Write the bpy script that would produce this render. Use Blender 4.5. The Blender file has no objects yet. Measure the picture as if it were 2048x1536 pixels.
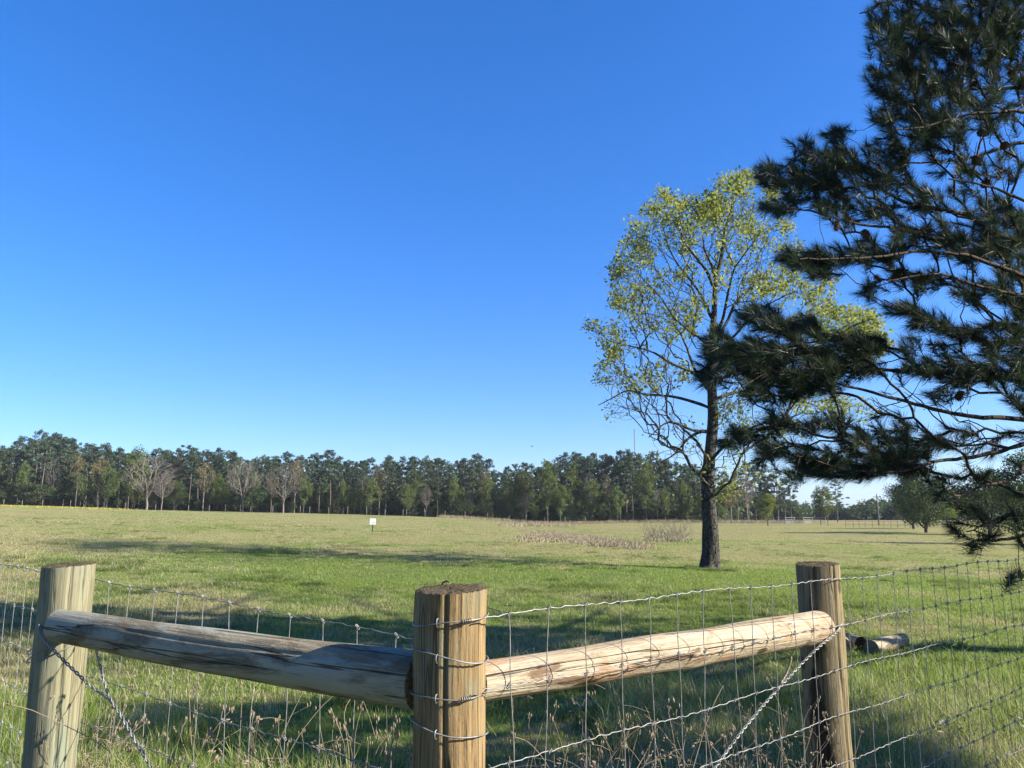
import bpy, math, random
import numpy as np
from mathutils import Vector, Matrix, Euler

rng = np.random.default_rng(11)
random.seed(11)
SC = bpy.context.scene
COL = SC.collection

# ------------------------------------------------------------------ camera
F_PX, CX, CY = 1539.0, 1024.0, 768.0          # focal length in photograph pixels
EYE = np.array([0.0, 0.0, 1.6])
PITCH = math.radians(9.6)
cam_d = bpy.data.cameras.new('camera')
cam_d.sensor_width = 36.0
cam_d.lens = 36.0 * F_PX / 2048.0
cam_d.clip_start, cam_d.clip_end = 0.05, 9000.0
cam = bpy.data.objects.new('camera', cam_d)
cam.location = EYE
cam.rotation_euler = (math.radians(90) + PITCH, 0, 0)
COL.objects.link(cam)
SC.camera = cam

# ------------------------------------------------------------------ sky, sun, exposure
SUN_AZ, SUN_EL = math.radians(102.0), math.radians(27.0)   # azimuth clockwise from the view direction
world = bpy.data.worlds.new('World')
SC.world = world
world.use_nodes = True
wn = world.node_tree
wn.nodes.clear()
w_out = wn.nodes.new('ShaderNodeOutputWorld')
w_bg = wn.nodes.new('ShaderNodeBackground')
w_sky = wn.nodes.new('ShaderNodeTexSky')
w_sky.sky_type = 'NISHITA'
w_sky.sun_disc = False
w_sky.sun_elevation = SUN_EL
w_sky.sun_rotation = SUN_AZ
w_sky.altitude = 100.0
w_sky.air_density = 1.0
w_sky.dust_density = 0.6
w_sky.ozone_density = 10.0
w_hsv = wn.nodes.new('ShaderNodeHueSaturation')
w_hsv.inputs['Hue'].default_value = 0.513
w_hsv.inputs['Saturation'].default_value = 1.145
w_bg.inputs['Strength'].default_value = 0.108
wn.links.new(w_sky.outputs[0], w_hsv.inputs['Color'])
w_gam = wn.nodes.new('ShaderNodeGamma')
w_gam.inputs['Gamma'].default_value = 0.84
wn.links.new(w_hsv.outputs[0], w_gam.inputs[0])
wn.links.new(w_gam.outputs[0], w_bg.inputs[0])
wn.links.new(w_bg.outputs[0], w_out.inputs[0])

sun_d = bpy.data.lights.new('sun', 'SUN')
sun_d.energy = 5.0
sun_d.angle = math.radians(0.53)
sun_d.color = (1.0, 0.95, 0.82)
sun = bpy.data.objects.new('sun', sun_d)
s_dir = Vector((math.cos(SUN_EL) * math.sin(SUN_AZ), math.cos(SUN_EL) * math.cos(SUN_AZ), math.sin(SUN_EL)))
sun.rotation_euler = s_dir.to_track_quat('Z', 'Y').to_euler()
sun.location = s_dir * 60
COL.objects.link(sun)

vs = SC.view_settings
vs.view_transform = 'Standard'
vs.look = 'None'
vs.exposure = 1.57
vs.gamma = 1.0
vs.use_curve_mapping = False
SC.cycles.use_denoising = True
SC.cycles.max_bounces = 6
SC.cycles.transparent_max_bounces = 4

# ------------------------------------------------------------------ geometry helpers
def sstep(a, b, x):
    t = np.clip((np.asarray(x, float) - a) / (b - a), 0, 1)
    return t * t * (3 - 2 * t)

def H(x, y):
    """terrain height"""
    x = np.asarray(x, float); y = np.asarray(y, float)
    d = x - 5.8
    left = 8.0 * np.tanh(np.clip(-d, 0, None) * 0.028 / 8.0)
    right = -0.9 * (1 - np.exp(-np.clip(d, 0, None) * 0.03 / 0.9))
    h = np.where(d < 0, left, right) * sstep(4, 22, y)
    # the drain that crosses the pasture
    xc = 13.0 - 0.02 * (y - 80)
    h = h - 0.75 * np.exp(-((x - xc) / 16.0) ** 2) * sstep(45, 110, y)
    h = h + 0.035 * np.sin(x * 0.31 + y * 0.17) * np.sin(y * 0.23 - x * 0.11) * sstep(6, 30, y)
    h = h + 0.10 * np.sin(x * 0.061 + 1.0) * np.sin(y * 0.052) * sstep(25, 80, y)
    return h

def ray(px, py):
    u, v = (px - CX) / F_PX, (CY - py) / F_PX
    return np.array([u, math.cos(PITCH) - v * math.sin(PITCH), math.sin(PITCH) + v * math.cos(PITCH)])

def P(px, py, Y):
    """point of the place at depth Y that the photograph shows at (px, py)"""
    d = ray(px, py)
    return EYE + d * (Y / d[1])

def G(px, py):
    """ground point under (px, py)"""
    d = ray(px, py)
    q = EYE + d * T_MARCH[:, None]
    below = q[:, 2] < H(q[:, 0], q[:, 1])
    i = int(below.argmax()) if below.any() else len(q) - 1
    lo, hi = T_MARCH[max(0, i - 1)], T_MARCH[i]
    for _ in range(12):
        m = (lo + hi) / 2
        p = EYE + d * m
        if p[2] < H(p[0], p[1]): hi = m
        else: lo = m
    return EYE + d * hi

T_MARCH = np.geomspace(2.0, 420.0, 500)

def at_ground(px, Y):
    d = ray(px, 1028)
    x = d[0] * Y / d[1]
    return np.array([x, Y, float(H(x, Y))])

def mesh_data(name, V, faces, mat=None, smooth=True, attrs=None):
    me = bpy.data.meshes.new(name)
    V = np.asarray(V, np.float32)
    if not isinstance(faces, (list, tuple)):
        faces = [faces]
    faces = [np.asarray(f, np.int32) for f in faces if len(f)]
    me.vertices.add(len(V))
    me.vertices.foreach_set('co', V.ravel())
    loops = np.concatenate([f.ravel() for f in faces])
    tot = np.concatenate([np.full(len(f), f.shape[1], np.int32) for f in faces])
    start = np.concatenate([[0], np.cumsum(tot)[:-1]]).astype(np.int32)
    me.loops.add(len(loops))
    me.loops.foreach_set('vertex_index', loops)
    me.polygons.add(len(tot))
    me.polygons.foreach_set('loop_start', start)
    me.polygons.foreach_set('use_smooth', np.full(len(tot), bool(smooth)))
    me.update(calc_edges=True)
    if attrs:
        for k, a in attrs.items():
            at = me.attributes.new(k, 'FLOAT', 'POINT')
            at.data.foreach_set('value', np.asarray(a, np.float32))
    if mat is not None:
        me.materials.append(mat)
    return me

def link(name, me, parent=None):
    o = bpy.data.objects.new(name, me)
    COL.objects.link(o)
    if parent is not None:
        o.parent = parent
    return o

def mk(name, V, faces, mat, parent=None, smooth=True, attrs=None, local=False):
    V = np.asarray(V, float)
    if parent is not None and not local:
        q = parent
        while q is not None:
            V = V - np.array(q.location)
            q = q.parent
    return link(name, mesh_data(name, V, faces, mat, smooth, attrs), parent)

def tag(o, label=None, cat=None, group=None, kind=None):
    if label: o['label'] = label
    if cat: o['category'] = cat
    if group: o['group'] = group
    if kind: o['kind'] = kind
    return o

def empty(name, loc, label=None, cat=None, group=None):
    o = bpy.data.objects.new(name, None)
    o.location = loc
    o.empty_display_size = 0.1
    COL.objects.link(o)
    return tag(o, label, cat, group)

def copy_thing(root, parent=None):
    c = root.copy()
    COL.objects.link(c)
    c.parent = parent
    for ch in root.children:
        copy_thing(ch, c)
    return c

class Buf:
    def __init__(s):
        s.v, s.q, s.t, s.n = [], [], [], 0
    def add(s, V, quads=None, tris=None):
        V = np.asarray(V, float)
        s.v.append(V)
        if quads is not None and len(quads): s.q.append(np.asarray(quads) + s.n)
        if tris is not None and len(tris): s.t.append(np.asarray(tris) + s.n)
        s.n += len(V)
    def faces(s):
        out = []
        if s.q: out.append(np.concatenate(s.q))
        if s.t: out.append(np.concatenate(s.t))
        return out
    def verts(s):
        return np.concatenate(s.v)
    def build(s, name, mat, parent=None, smooth=True, local=False, attrs=None):
        return mk(name, s.verts(), s.faces(), mat, parent, smooth, attrs, local)
    def tube(s, pts, rad, sides=6, cap=False):
        pts = np.asarray(pts, float)
        n = len(pts)
        rad = np.broadcast_to(np.asarray(rad, float), (n,))
        t = np.gradient(pts, axis=0)
        t /= np.linalg.norm(t, axis=1)[:, None] + 1e-9
        k = np.argmin(np.abs(t).max(axis=0))
        ref = np.eye(3)[k]
        u = np.cross(t, ref); u /= np.linalg.norm(u, axis=1)[:, None] + 1e-9
        w = np.cross(t, u)
        a = np.arange(sides) * 2 * math.pi / sides
        V = pts[:, None, :] + rad[:, None, None] * (np.cos(a)[None, :, None] * u[:, None, :] + np.sin(a)[None, :, None] * w[:, None, :])
        V = V.reshape(-1, 3)
        i = np.arange(n - 1)[:, None] * sides
        j = np.arange(sides)[None, :]
        j2 = (j + 1) % sides
        q = np.stack([i + j, i + j2, i + sides + j2, i + sides + j], -1).reshape(-1, 4)
        tr = None
        if cap:
            V = np.concatenate([V, pts[:1], pts[-1:]])
            c0, c1 = n * sides, n * sides + 1
            jj = np.arange(sides); j3 = (jj + 1) % sides
            tr = np.concatenate([np.stack([np.full(sides, c0), j3, jj], 1),
                                 np.stack([np.full(sides, c1), (n - 1) * sides + jj, (n - 1) * sides + j3], 1)])
        s.add(V, q, tr)
    def box(s, lo, hi):
        lo, hi = np.asarray(lo, float), np.asarray(hi, float)
        V = np.array([[(lo, hi)[i][0], (lo, hi)[j][1], (lo, hi)[k][2]] for i in (0, 1) for j in (0, 1) for k in (0, 1)])
        q = [[0, 1, 3, 2], [4, 6, 7, 5], [0, 4, 5, 1], [2, 3, 7, 6], [0, 2, 6, 4], [1, 5, 7, 3]]
        s.add(V, q)

def catmull(pts, step):
    pts = np.asarray(pts, float)
    if len(pts) < 3:
        n = max(2, int(np.linalg.norm(pts[-1] - pts[0]) / step) + 1)
        return pts[0] + (pts[-1] - pts[0]) * np.linspace(0, 1, n)[:, None]
    p = np.concatenate([[2 * pts[0] - pts[1]], pts, [2 * pts[-1] - pts[-2]]])
    out = []
    for i in range(1, len(p) - 2):
        a, b, c, d = p[i - 1], p[i], p[i + 1], p[i + 2]
        n = max(1, int(np.linalg.norm(c - b) / step))
        t = (np.arange(n) / n)[:, None]
        out.append(0.5 * (2 * b + (c - a) * t + (2 * a - 5 * b + 4 * c - d) * t ** 2 + (3 * b - a - 3 * c + d) * t ** 3))
    out.append(pts[-1:])
    return np.concatenate(out)

def unit(v):
    v = np.asarray(v, float)
    return v / (np.linalg.norm(v, axis=-1, keepdims=True) + 1e-9)

# ------------------------------------------------------------------ branching growth
def grow(skel, targets, step=0.12, bf=0.4, jit=0.1, sag=0.0, wob=0.0):
    """joins target points to a skeleton of limbs by a balanced spanning tree; returns positions, parents, target nodes"""
    pos, par, plen, frac = [], [], [], []
    for k, pl in enumerate(skel):
        pl = catmull(pl, step)
        if k and wob:
            pl[1:] += np.cumsum(rng.normal(size=(len(pl) - 1, 3)), 0) * wob
        start = 0
        if k == 0:
            prev = -1
        else:
            dd = np.linalg.norm(np.array(pos) - pl[0], axis=1)
            prev = int(dd.argmin())
            if dd[prev] < step * 0.7: start = 1
        for iq, q in enumerate(pl[start:]):
            frac.append(1 - iq / len(pl) if k else -1.0)
            plen.append(0.0 if prev < 0 else plen[prev] + float(np.linalg.norm(q - pos[prev])))
            pos.append(q); par.append(prev); prev = len(pos) - 1
    n_skel = len(pos)
    T = np.asarray(targets, float)
    node = np.full(len(T), -1)
    if len(T):
        A = np.array(pos); L = np.array(plen)
        best = np.full(len(T), 1e9); bi = np.zeros(len(T), int)
        for c0 in range(0, len(A), 400):
            D = np.linalg.norm(T[:, None] - A[None, c0:c0 + 400], axis=2) + bf * L[None, c0:c0 + 400]
            m = D.argmin(1); dv = D[np.arange(len(T)), m]
            up = dv < best
            best[up] = dv[up]; bi[up] = m[up] + c0
        alive = np.ones(len(T), bool)
        for _ in range(len(T)):
            cost = np.where(alive, best - bf * np.array([0.0]), 1e18)
            i = int(cost.argmin())
            alive[i] = False
            p = int(bi[i]); a = pos[p]; b = T[i]
            dist = float(np.linalg.norm(b - a))
            k = max(1, int(dist / step))
            d = (b - a) / (dist + 1e-9)
            perp = np.cross(d, rng.normal(size=3)); perp /= np.linalg.norm(perp) + 1e-9
            amp = jit * dist * rng.uniform(0.2, 1.0)
            prev = p
            new = []
            for j in range(1, k + 1):
                t = j / k
                w = math.sin(math.pi * t)
                q = a + (b - a) * t + perp * amp * w + np.array([0, 0, -sag * dist * w])
                if j < k: q = q + rng.normal(size=3) * step * 0.10
                plen.append(plen[prev] + float(np.linalg.norm(q - pos[prev])))
                pos.append(q); par.append(prev); prev = len(pos) - 1
                new.append(prev)
            node[i] = prev
            if alive.any():
                idx = np.nonzero(alive)[0]
                NP = np.array([pos[x] for x in new]); NL = np.array([plen[x] for x in new])
                D = np.linalg.norm(T[idx][:, None] - NP[None], axis=2) + bf * NL[None]
                m = D.argmin(1); dv = D[np.arange(len(idx)), m]
                up = dv < best[idx]
                best[idx[up]] = dv[up]; bi[idx[up]] = np.array(new)[m[up]]
    global SKEL_FRAC
    SKEL_FRAC = np.array(frac + [-1.0] * (len(pos) - n_skel))
    return np.array(pos), np.array(par), node, n_skel

def chains(pos, par, r_tip, expo, r_min=None, cap=None, trunk=0):
    n = len(pos)
    w = np.zeros(n); nch = np.zeros(n, int)
    for i in range(n - 1, -1, -1):
        if nch[i] == 0: w[i] += 1
        if par[i] >= 0:
            w[par[i]] += w[i]; nch[par[i]] += 1
    r = r_tip * w ** expo
    if r_min is not None:
        r = np.where(SKEL_FRAC >= 0, np.clip(r, r_min[0] + (r_min[1] - r_min[0]) * np.clip(SKEL_FRAC, 0, 1), None), np.minimum(r, cap or 9))
    main = np.full(n, -1)
    for i in range(n):
        p = par[i]
        if p >= 0 and (main[p] < 0 or w[i] > w[main[p]]): main[p] = i
    for i in range(1, trunk): main[i - 1] = i          # the trunk stays one chain
    out = []
    for i in range(n):
        p = par[i]
        if p < 0 or main[p] != i:
            c = [i]
            while main[c[-1]] >= 0: c.append(main[c[-1]])
            if p >= 0: c = [p] + c
            rr = r[c].copy()
            if p >= 0: rr[0] = min(rr[0], rr[1] * 1.25)
            if len(c) > 3:
                rr[1:-1] = (rr[:-2] + rr[1:-1] + rr[2:]) / 3
            out.append((np.array(c), rr))
    return out, r

# ------------------------------------------------------------------ material helpers
class NT:
    def __init__(s, name):
        s.m = bpy.data.materials.new(name); s.m.use_nodes = True
        s.t = s.m.node_tree; s.t.nodes.clear()
        s.out = s.n('ShaderNodeOutputMaterial')
    def n(s, typ, **kw):
        x = s.t.nodes.new(typ)
        for k, v in kw.items():
            setattr(x, k, v)
        return x
    def l(s, a, b):
        s.t.links.new(a, b)
    def val(s, node, name, v):
        if isinstance(v, bpy.types.NodeSocket): s.l(v, node.inputs[name])
        else: node.inputs[name].default_value = v
    def noise(s, vec, scale, detail=4, rough=0.55, dist=0.0):
        x = s.n('ShaderNodeTexNoise')
        if vec is not None: s.l(vec, x.inputs['Vector'])
        x.inputs['Scale'].default_value = scale; x.inputs['Detail'].default_value = detail
        x.inputs['Roughness'].default_value = rough; x.inputs['Distortion'].default_value = dist
        return x.outputs['Fac']
    def mapping(s, vec, scale, loc=(0, 0, 0)):
        x = s.n('ShaderNodeMapping'); s.l(vec, x.inputs['Vector'])
        x.inputs['Scale'].default_value = scale; x.inputs['Location'].default_value = loc
        return x.outputs[0]
    def ramp(s, fac, stops):
        x = s.n('ShaderNodeValToRGB'); s.l(fac, x.inputs[0])
        e = x.color_ramp.elements
        while len(e) < len(stops): e.new(0.5)
        for k, (p, c) in enumerate(stops):
            e[k].position = p
            e[k].color = (*c, 1) if not np.isscalar(c) else (c, c, c, 1)
        return x.outputs[0]
    def rng(s, v, a, b, c=0.0, d=1.0, smooth=True):
        x = s.n('ShaderNodeMapRange'); x.interpolation_type = 'SMOOTHSTEP' if smooth else 'LINEAR'
        s.l(v, x.inputs[0])
        for i, k in enumerate((a, b, c, d)): x.inputs[i + 1].default_value = k
        return x.outputs[0]
    def math(s, op, a, b=0.0, c=None):
        x = s.n('ShaderNodeMath', operation=op)
        for i, k in enumerate((a, b) if c is None else (a, b, c)):
            if isinstance(k, bpy.types.NodeSocket): s.l(k, x.inputs[i])
            else: x.inputs[i].default_value = k
        return x.outputs[0]
    def mix(s, fac, a, b, mode='MIX'):
        x = s.n('ShaderNodeMix', data_type='RGBA', blend_type=mode)
        for i, k in ((0, fac), (6, a), (7, b)):
            if isinstance(k, bpy.types.NodeSocket): s.l(k, x.inputs[i])
            elif i == 0: x.inputs[0].default_value = k
            else: x.inputs[i].default_value = (*k, 1)
        return x.outputs[2]
    def bump(s, h, strength, dist):
        x = s.n('ShaderNodeBump'); s.l(h, x.inputs['Height'])
        x.inputs['Strength'].default_value = strength; x.inputs['Distance'].default_value = dist
        return x.outputs[0]
    def bsdf(s, col, rough=0.8, normal=None, metal=0.0, spec=0.3):
        x = s.n('ShaderNodeBsdfPrincipled')
        s.val(x, 'Base Color', col if isinstance(col, bpy.types.NodeSocket) else (*col, 1))
        s.val(x, 'Roughness', rough); s.val(x, 'Metallic', metal); s.val(x, 'Specular IOR Level', spec)
        if normal is not None: s.l(normal, x.inputs['Normal'])
        return x.outputs[0]
    def leafy(s, col, tcol, amount, rough=0.6, spec=0.25):
        p = s.bsdf(col, rough, spec=spec)
        tr = s.n('ShaderNodeBsdfTranslucent')
        s.val(tr, 'Color', tcol if isinstance(tcol, bpy.types.NodeSocket) else (*tcol, 1))
        mx = s.n('ShaderNodeMixShader'); mx.inputs[0].default_value = amount
        s.l(p, mx.inputs[1]); s.l(tr.outputs[0], mx.inputs[2])
        return mx.outputs[0]
    def done(s, sh):
        s.l(sh, s.out.inputs[0])
        return s.m

def wood_mat(name, ramp, stain, stain_lo, stain_hi, crack=0.5, seed=0.0, bump=0.6, grey=None, grey_amt=0.0, patch=None):
    t = NT(name)
    oc = t.n('ShaderNodeTexCoord').outputs['Object']
    oc = t.mapping(oc, (1, 1, 1), (seed, seed * 0.7, seed * 1.3))
    grain = t.noise(t.mapping(oc, (26, 26, 1.4)), 1.0, 8, 0.62, 0.3)
    fine = t.noise(t.mapping(oc, (130, 130, 5)), 1.0, 4, 0.6)
    col = t.ramp(grain, ramp)
    col = t.mix(t.rng(fine, 0.38, 0.68, 0.0, 0.5), col, t.mix(0.75, col, (0.03, 0.022, 0.015), 'MIX'))
    fib = t.noise(t.mapping(oc, (300, 300, 3.0), (0.3, 0.9, 0.1)), 1.0, 3, 0.7)
    col = t.mix(t.rng(fib, 0.52, 0.70, 0.0, 0.45), col, tuple(min(1, k * 1.45) for k in ramp[2][1]))
    blot = t.noise(t.mapping(oc, (22, 22, 9)), 1.0, 6, 0.75, 0.4)
    col = t.mix(t.rng(blot, 0.58, 0.70, 0.0, 0.55), col, tuple(k * 0.6 for k in ramp[0][1]))
    kv = t.n('ShaderNodeTexVoronoi'); t.l(t.mapping(oc, (8, 8, 4.0), (0.4, 0.2, 0.9)), kv.inputs['Vector']); kv.inputs['Scale'].default_value = 1.0
    col = t.mix(t.rng(kv.outputs['Distance'], 0.10, 0.16, 0.8, 0.0), col, (0.035, 0.02, 0.012))
    if patch is not None:
        pm = t.noise(t.mapping(oc, (7, 7, 3.2), (3.1, 0.7, 2.0)), 1.0, 5, 0.6, 0.8)
        col = t.mix(t.rng(pm, 0.52, 0.60, 0, 0.85), col, patch)
    if grey is not None:
        gm = t.noise(t.mapping(oc, (5, 5, 1.6), (1.0, 4.0, 7.0)), 1.0, 6, 0.65, 0.6)
        col = t.mix(t.rng(gm, 0.62 - grey_amt * 0.35, 0.72 - grey_amt * 0.25, 0, 0.85), col, grey)
    st = t.noise(t.mapping(oc, (9, 9, 2.2), (5, 2, 1)), 1.0, 7, 0.7, 0.5)
    col = t.mix(t.rng(st, stain_lo, stain_hi, 0, 0.9), col, stain)
    ck = t.noise(t.mapping(oc, (16, 16, 0.45), (2, 9, 4)), 1.0, 3, 0.5)
    line = t.math('ABSOLUTE', t.math('SUBTRACT', ck, 0.5))
    lm = t.rng(line, 0.0, 0.012, crack, 0.0)
    col = t.mix(lm, col, (0.02, 0.015, 0.01))
    hgt = t.math('ADD', t.math('MULTIPLY', grain, 0.5), t.math('ADD', t.math('MULTIPLY', fine, 0.4), t.math('MULTIPLY', blot, 0.5)))
    hgt = t.math('SUBTRACT', hgt, t.math('MULTIPLY', lm, 1.2))
    nb = t.bump(hgt, bump, 0.012)
    return t.done(t.bsdf(col, 0.85, nb, spec=0.2))

def pasture_mask(t):
    """straw-or-green mask over the pasture, from positions in the place"""
    pos = t.n('ShaderNodeNewGeometry').outputs['Position']
    big = t.noise(t.mapping(pos, (1, 0.55, 0)), 0.055, 4, 0.6, 0.5)
    med = t.noise(t.mapping(pos, (1, 0.6, 0), (31, 7, 0)), 0.45, 5, 0.65, 0.3)
    sml = t.noise(t.mapping(pos, (1, 1, 0), (3, 70, 0)), 2.6, 4, 0.65)
    v = t.math('ADD', t.math('MULTIPLY', big, 0.40), t.math('MULTIPLY', med, 0.38))
    v = t.math('ADD', v, t.math('MULTIPLY', sml, 0.22))
    sep = t.n('ShaderNodeSeparateXYZ'); t.l(pos, sep.inputs[0])
    x, y = sep.outputs[0], sep.outputs[1]
    # lush strip round the leafing tree and along the near side, drier grazed ground across the right
    gx = t.math('MULTIPLY', t.math('SUBTRACT', x, 3.0), 0.085)
    gy = t.math('MULTIPLY', t.math('SUBTRACT', y, 19.0), 0.16)
    lush = t.math('EXPONENT', t.math('MULTIPLY', t.math('ADD', t.math('MULTIPLY', gx, gx), t.math('MULTIPLY', gy, gy)), -1.0))
    v = t.math('SUBTRACT', v, t.math('MULTIPLY', lush, 0.11))
    near = t.rng(y, 10.0, 6.0, 0.0, 0.035)
    v = t.math('SUBTRACT', v, near)
    rx = t.rng(x, 8.0, 30.0, 0.0, 1.0)
    ry = t.rng(y, 26.0, 45.0, 0.0, 1.0)
    v = t.math('ADD', v, t.math('MULTIPLY', t.math('MULTIPLY', rx, ry), 0.07))
    return t.rng(v, 0.40, 0.53), pos, y

# materials ---------------------------------------------------------
def m_ground():
    t = NT('pasture_soil_and_thatch')
    mask, pos, y = pasture_mask(t)
    fine = t.noise(pos, 9.0, 6, 0.7)
    green = t.ramp(fine, [(0.25, (0.045, 0.065, 0.015)), (0.55, (0.095, 0.13, 0.03)), (0.8, (0.15, 0.18, 0.05))])
    straw = t.ramp(fine, [(0.25, (0.10, 0.075, 0.04)), (0.55, (0.24, 0.19, 0.095)), (0.8, (0.33, 0.27, 0.14))])
    col = t.mix(mask, green, straw)
    clod = t.noise(t.mapping(pos, (1, 0.5, 1), (9, 9, 0)), 0.9, 6, 0.7)
    col = t.mix(t.rng(clod, 0.66, 0.74, 0, 0.7), col, (0.10, 0.07, 0.045))
    return t.done(t.bsdf(col, 0.95, t.bump(fine, 0.8, 0.05), spec=0.1))

def m_grass(name, bias=0.0, g_mul=1.0):
    t = NT(name)
    mask, pos, y = pasture_mask(t)
    tint = t.n('ShaderNodeAttribute', attribute_name='tint').outputs['Fac']
    hgt = t.n('ShaderNodeAttribute', attribute_name='hgt').outputs['Fac']
    m2 = t.math('ADD', t.math('MULTIPLY', mask, 0.75), t.math('SUBTRACT', t.math('MULTIPLY', tint, 0.9), 0.42 - bias))
    m2 = t.rng(m2, 0.30, 0.62)
    green = t.ramp(tint, [(0.0, (0.115 * g_mul, 0.17 * g_mul, 0.026)), (0.5, (0.20 * g_mul, 0.265 * g_mul, 0.055)), (1.0, (0.30 * g_mul, 0.345 * g_mul, 0.10))])
    straw = t.ramp(tint, [(0.0, (0.25, 0.20, 0.095)), (0.6, (0.40, 0.345, 0.18)), (1.0, (0.54, 0.48, 0.30))])
    col = t.mix(m2, green, straw)
    tcol = t.mix(0.35, col, (0.30, 0.38, 0.04))
    return t.done(t.leafy(col, tcol, 0.48, 0.55, 0.25))

def m_simple(name, col, rough=0.8, metal=0.0, spec=0.3, var=0.25, scale=6.0):
    t = NT(name)
    oc = t.n('ShaderNodeTexCoord').outputs['Object']
    n = t.noise(oc, scale, 5, 0.6)
    c = t.mix(t.rng(n, 0.3, 0.7, 0, var), col, tuple(k * 0.45 for k in col))
    return t.done(t.bsdf(c, rough, None, metal, spec))

def m_bark(name, a, b, scale=(9, 9, 2.2), bump=0.8, dist=0.03, lichen=None):
    t = NT(name)
    oc = t.n('ShaderNodeTexCoord').outputs['Object']
    g = t.noise(t.mapping(oc, scale), 1.0, 8, 0.65, 0.6)
    v = t.n('ShaderNodeTexVoronoi', feature='DISTANCE_TO_EDGE')
    t.l(t.mapping(oc, tuple(k * 0.9 for k in scale)), v.inputs['Vector']); v.inputs['Scale'].default_value = 1.0
    crack = t.rng(v.outputs[0], 0.0, 0.12)
    col = t.ramp(g, [(0.3, a), (0.7, b)])
    col = t.mix(t.math('MULTIPLY', t.math('SUBTRACT', 1.0, crack), 0.7), col, tuple(k * 0.25 for k in a))
    if lichen is not None:
        ln = t.noise(oc, 2.4, 6, 0.7)
        col = t.mix(t.rng(ln, 0.56, 0.66, 0, 0.7), col, lichen)
    h = t.math('ADD', crack, t.math('MULTIPLY', g, 0.6))
    return t.done(t.bsdf(col, 0.9, t.bump(h, bump, dist), spec=0.15))

def m_leaf(name, cols, trans, amount=0.45, by_object=True, rough=0.55):
    t = NT(name)
    tint = t.n('ShaderNodeAttribute', attribute_name='tint').outputs['Fac']
    col = t.ramp(tint, [(0.0, cols[0]), (0.5, cols[1]), (1.0, cols[2])])
    tcol = t.mix(0.6, col, trans)
    if by_object:
        rnd = t.n('ShaderNodeObjectInfo').outputs['Random']
        hs = t.n('ShaderNodeHueSaturation')
        t.l(t.rng(rnd, 0, 1, 0.485, 0.515, False), hs.inputs['Hue'])
        t.l(t.rng(rnd, 0, 1, 0.75, 1.25, False), hs.inputs['Value'])
        t.l(col, hs.inputs['Color'])
        col = hs.outputs[0]
    return t.done(t.leafy(col, tcol, amount, rough, 0.2))

M = {}
M['ground'] = m_ground()
M['grass'] = m_grass('pasture_grass')
M['tussock'] = m_grass('coarse_tufts', bias=-0.12, g_mul=0.75)
M['tallgrass'] = m_grass('rank_fence_grass', bias=0.02)
M['post_pale'] = wood_mat('pale_green_treated_pine', [(0.2, (0.13, 0.115, 0.065)), (0.5, (0.195, 0.175, 0.105)), (0.8, (0.245, 0.225, 0.145))], (0.075, 0.06, 0.035), 0.58, 0.74, 0.35, 1.0, 0.35, (0.17, 0.185, 0.13), 0.5)
M['post_brown'] = wood_mat('brown_weathered_pine', [(0.2, (0.115, 0.070, 0.030)), (0.5, (0.20, 0.130, 0.058)), (0.8, (0.28, 0.20, 0.102))], (0.055, 0.034, 0.017), 0.62, 0.74, 0.5, 5.0, 0.9, (0.155, 0.14, 0.085), 0.3)
M['post_dark'] = wood_mat('dark_stained_pine', [(0.2, (0.095, 0.064, 0.032)), (0.5, (0.18, 0.135, 0.070)), (0.8, (0.255, 0.205, 0.115))], (0.016, 0.011, 0.008), 0.53, 0.64, 0.5, 9.0, 0.6)
M['rail_grey'] = wood_mat('grey_weathered_rail', [(0.2, (0.10, 0.078, 0.045)), (0.5, (0.19, 0.155, 0.098)), (0.8, (0.27, 0.235, 0.16))], (0.105, 0.078, 0.050), 0.48, 0.62, 0.7, 13.0, 1.0, (0.27, 0.265, 0.205), 0.62, patch=(0.29, 0.235, 0.15))
M['rail_cream'] = wood_mat('cream_peeled_rail', [(0.2, (0.22, 0.15, 0.085)), (0.45, (0.36, 0.28, 0.185)), (0.8, (0.45, 0.385, 0.285))], (0.13, 0.075, 0.04), 0.56, 0.62, 0.6, 17.0, 1.3, (0.32, 0.29, 0.23), 0.2, patch=(0.33, 0.20, 0.12))
M['log_bark'] = wood_mat('weathered_cut_log', [(0.25, (0.20, 0.155, 0.10)), (0.5, (0.34, 0.275, 0.185)), (0.75, (0.42, 0.355, 0.26))], (0.06, 0.045, 0.03), 0.55, 0.68, 0.6, 21.0, 0.9)
M['cones_wood'] = m_simple('pine_cone_scales', (0.10, 0.055, 0.03), 0.8)

def m_endgrain(name, a, b):
    t = NT(name)
    oc = t.n('ShaderNodeTexCoord').outputs['Object']
    wv = t.n('ShaderNodeTexWave', wave_type='RINGS', rings_direction='Z')
    t.l(oc, wv.inputs['Vector']); wv.inputs['Scale'].default_value = 32; wv.inputs['Distortion'].default_value = 2.5
    wv.inputs['Detail'].default_value = 3
    n = t.noise(oc, 60, 5, 0.7)
    col = t.mix(wv.outputs['Fac'], a, b)
    col = t.mix(t.rng(n, 0.4, 0.65, 0, 0.8), col, tuple(k * 0.3 for k in a))
    return t.done(t.bsdf(col, 0.95, t.bump(n, 0.8, 0.01), spec=0.1))
M['end_grey'] = m_endgrain('weathered_end_grain', (0.09, 0.065, 0.038), (0.14, 0.11, 0.065))
M['end_pale'] = m_endgrain('pale_end_grain', (0.22, 0.16, 0.085), (0.30, 0.23, 0.135))

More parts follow.
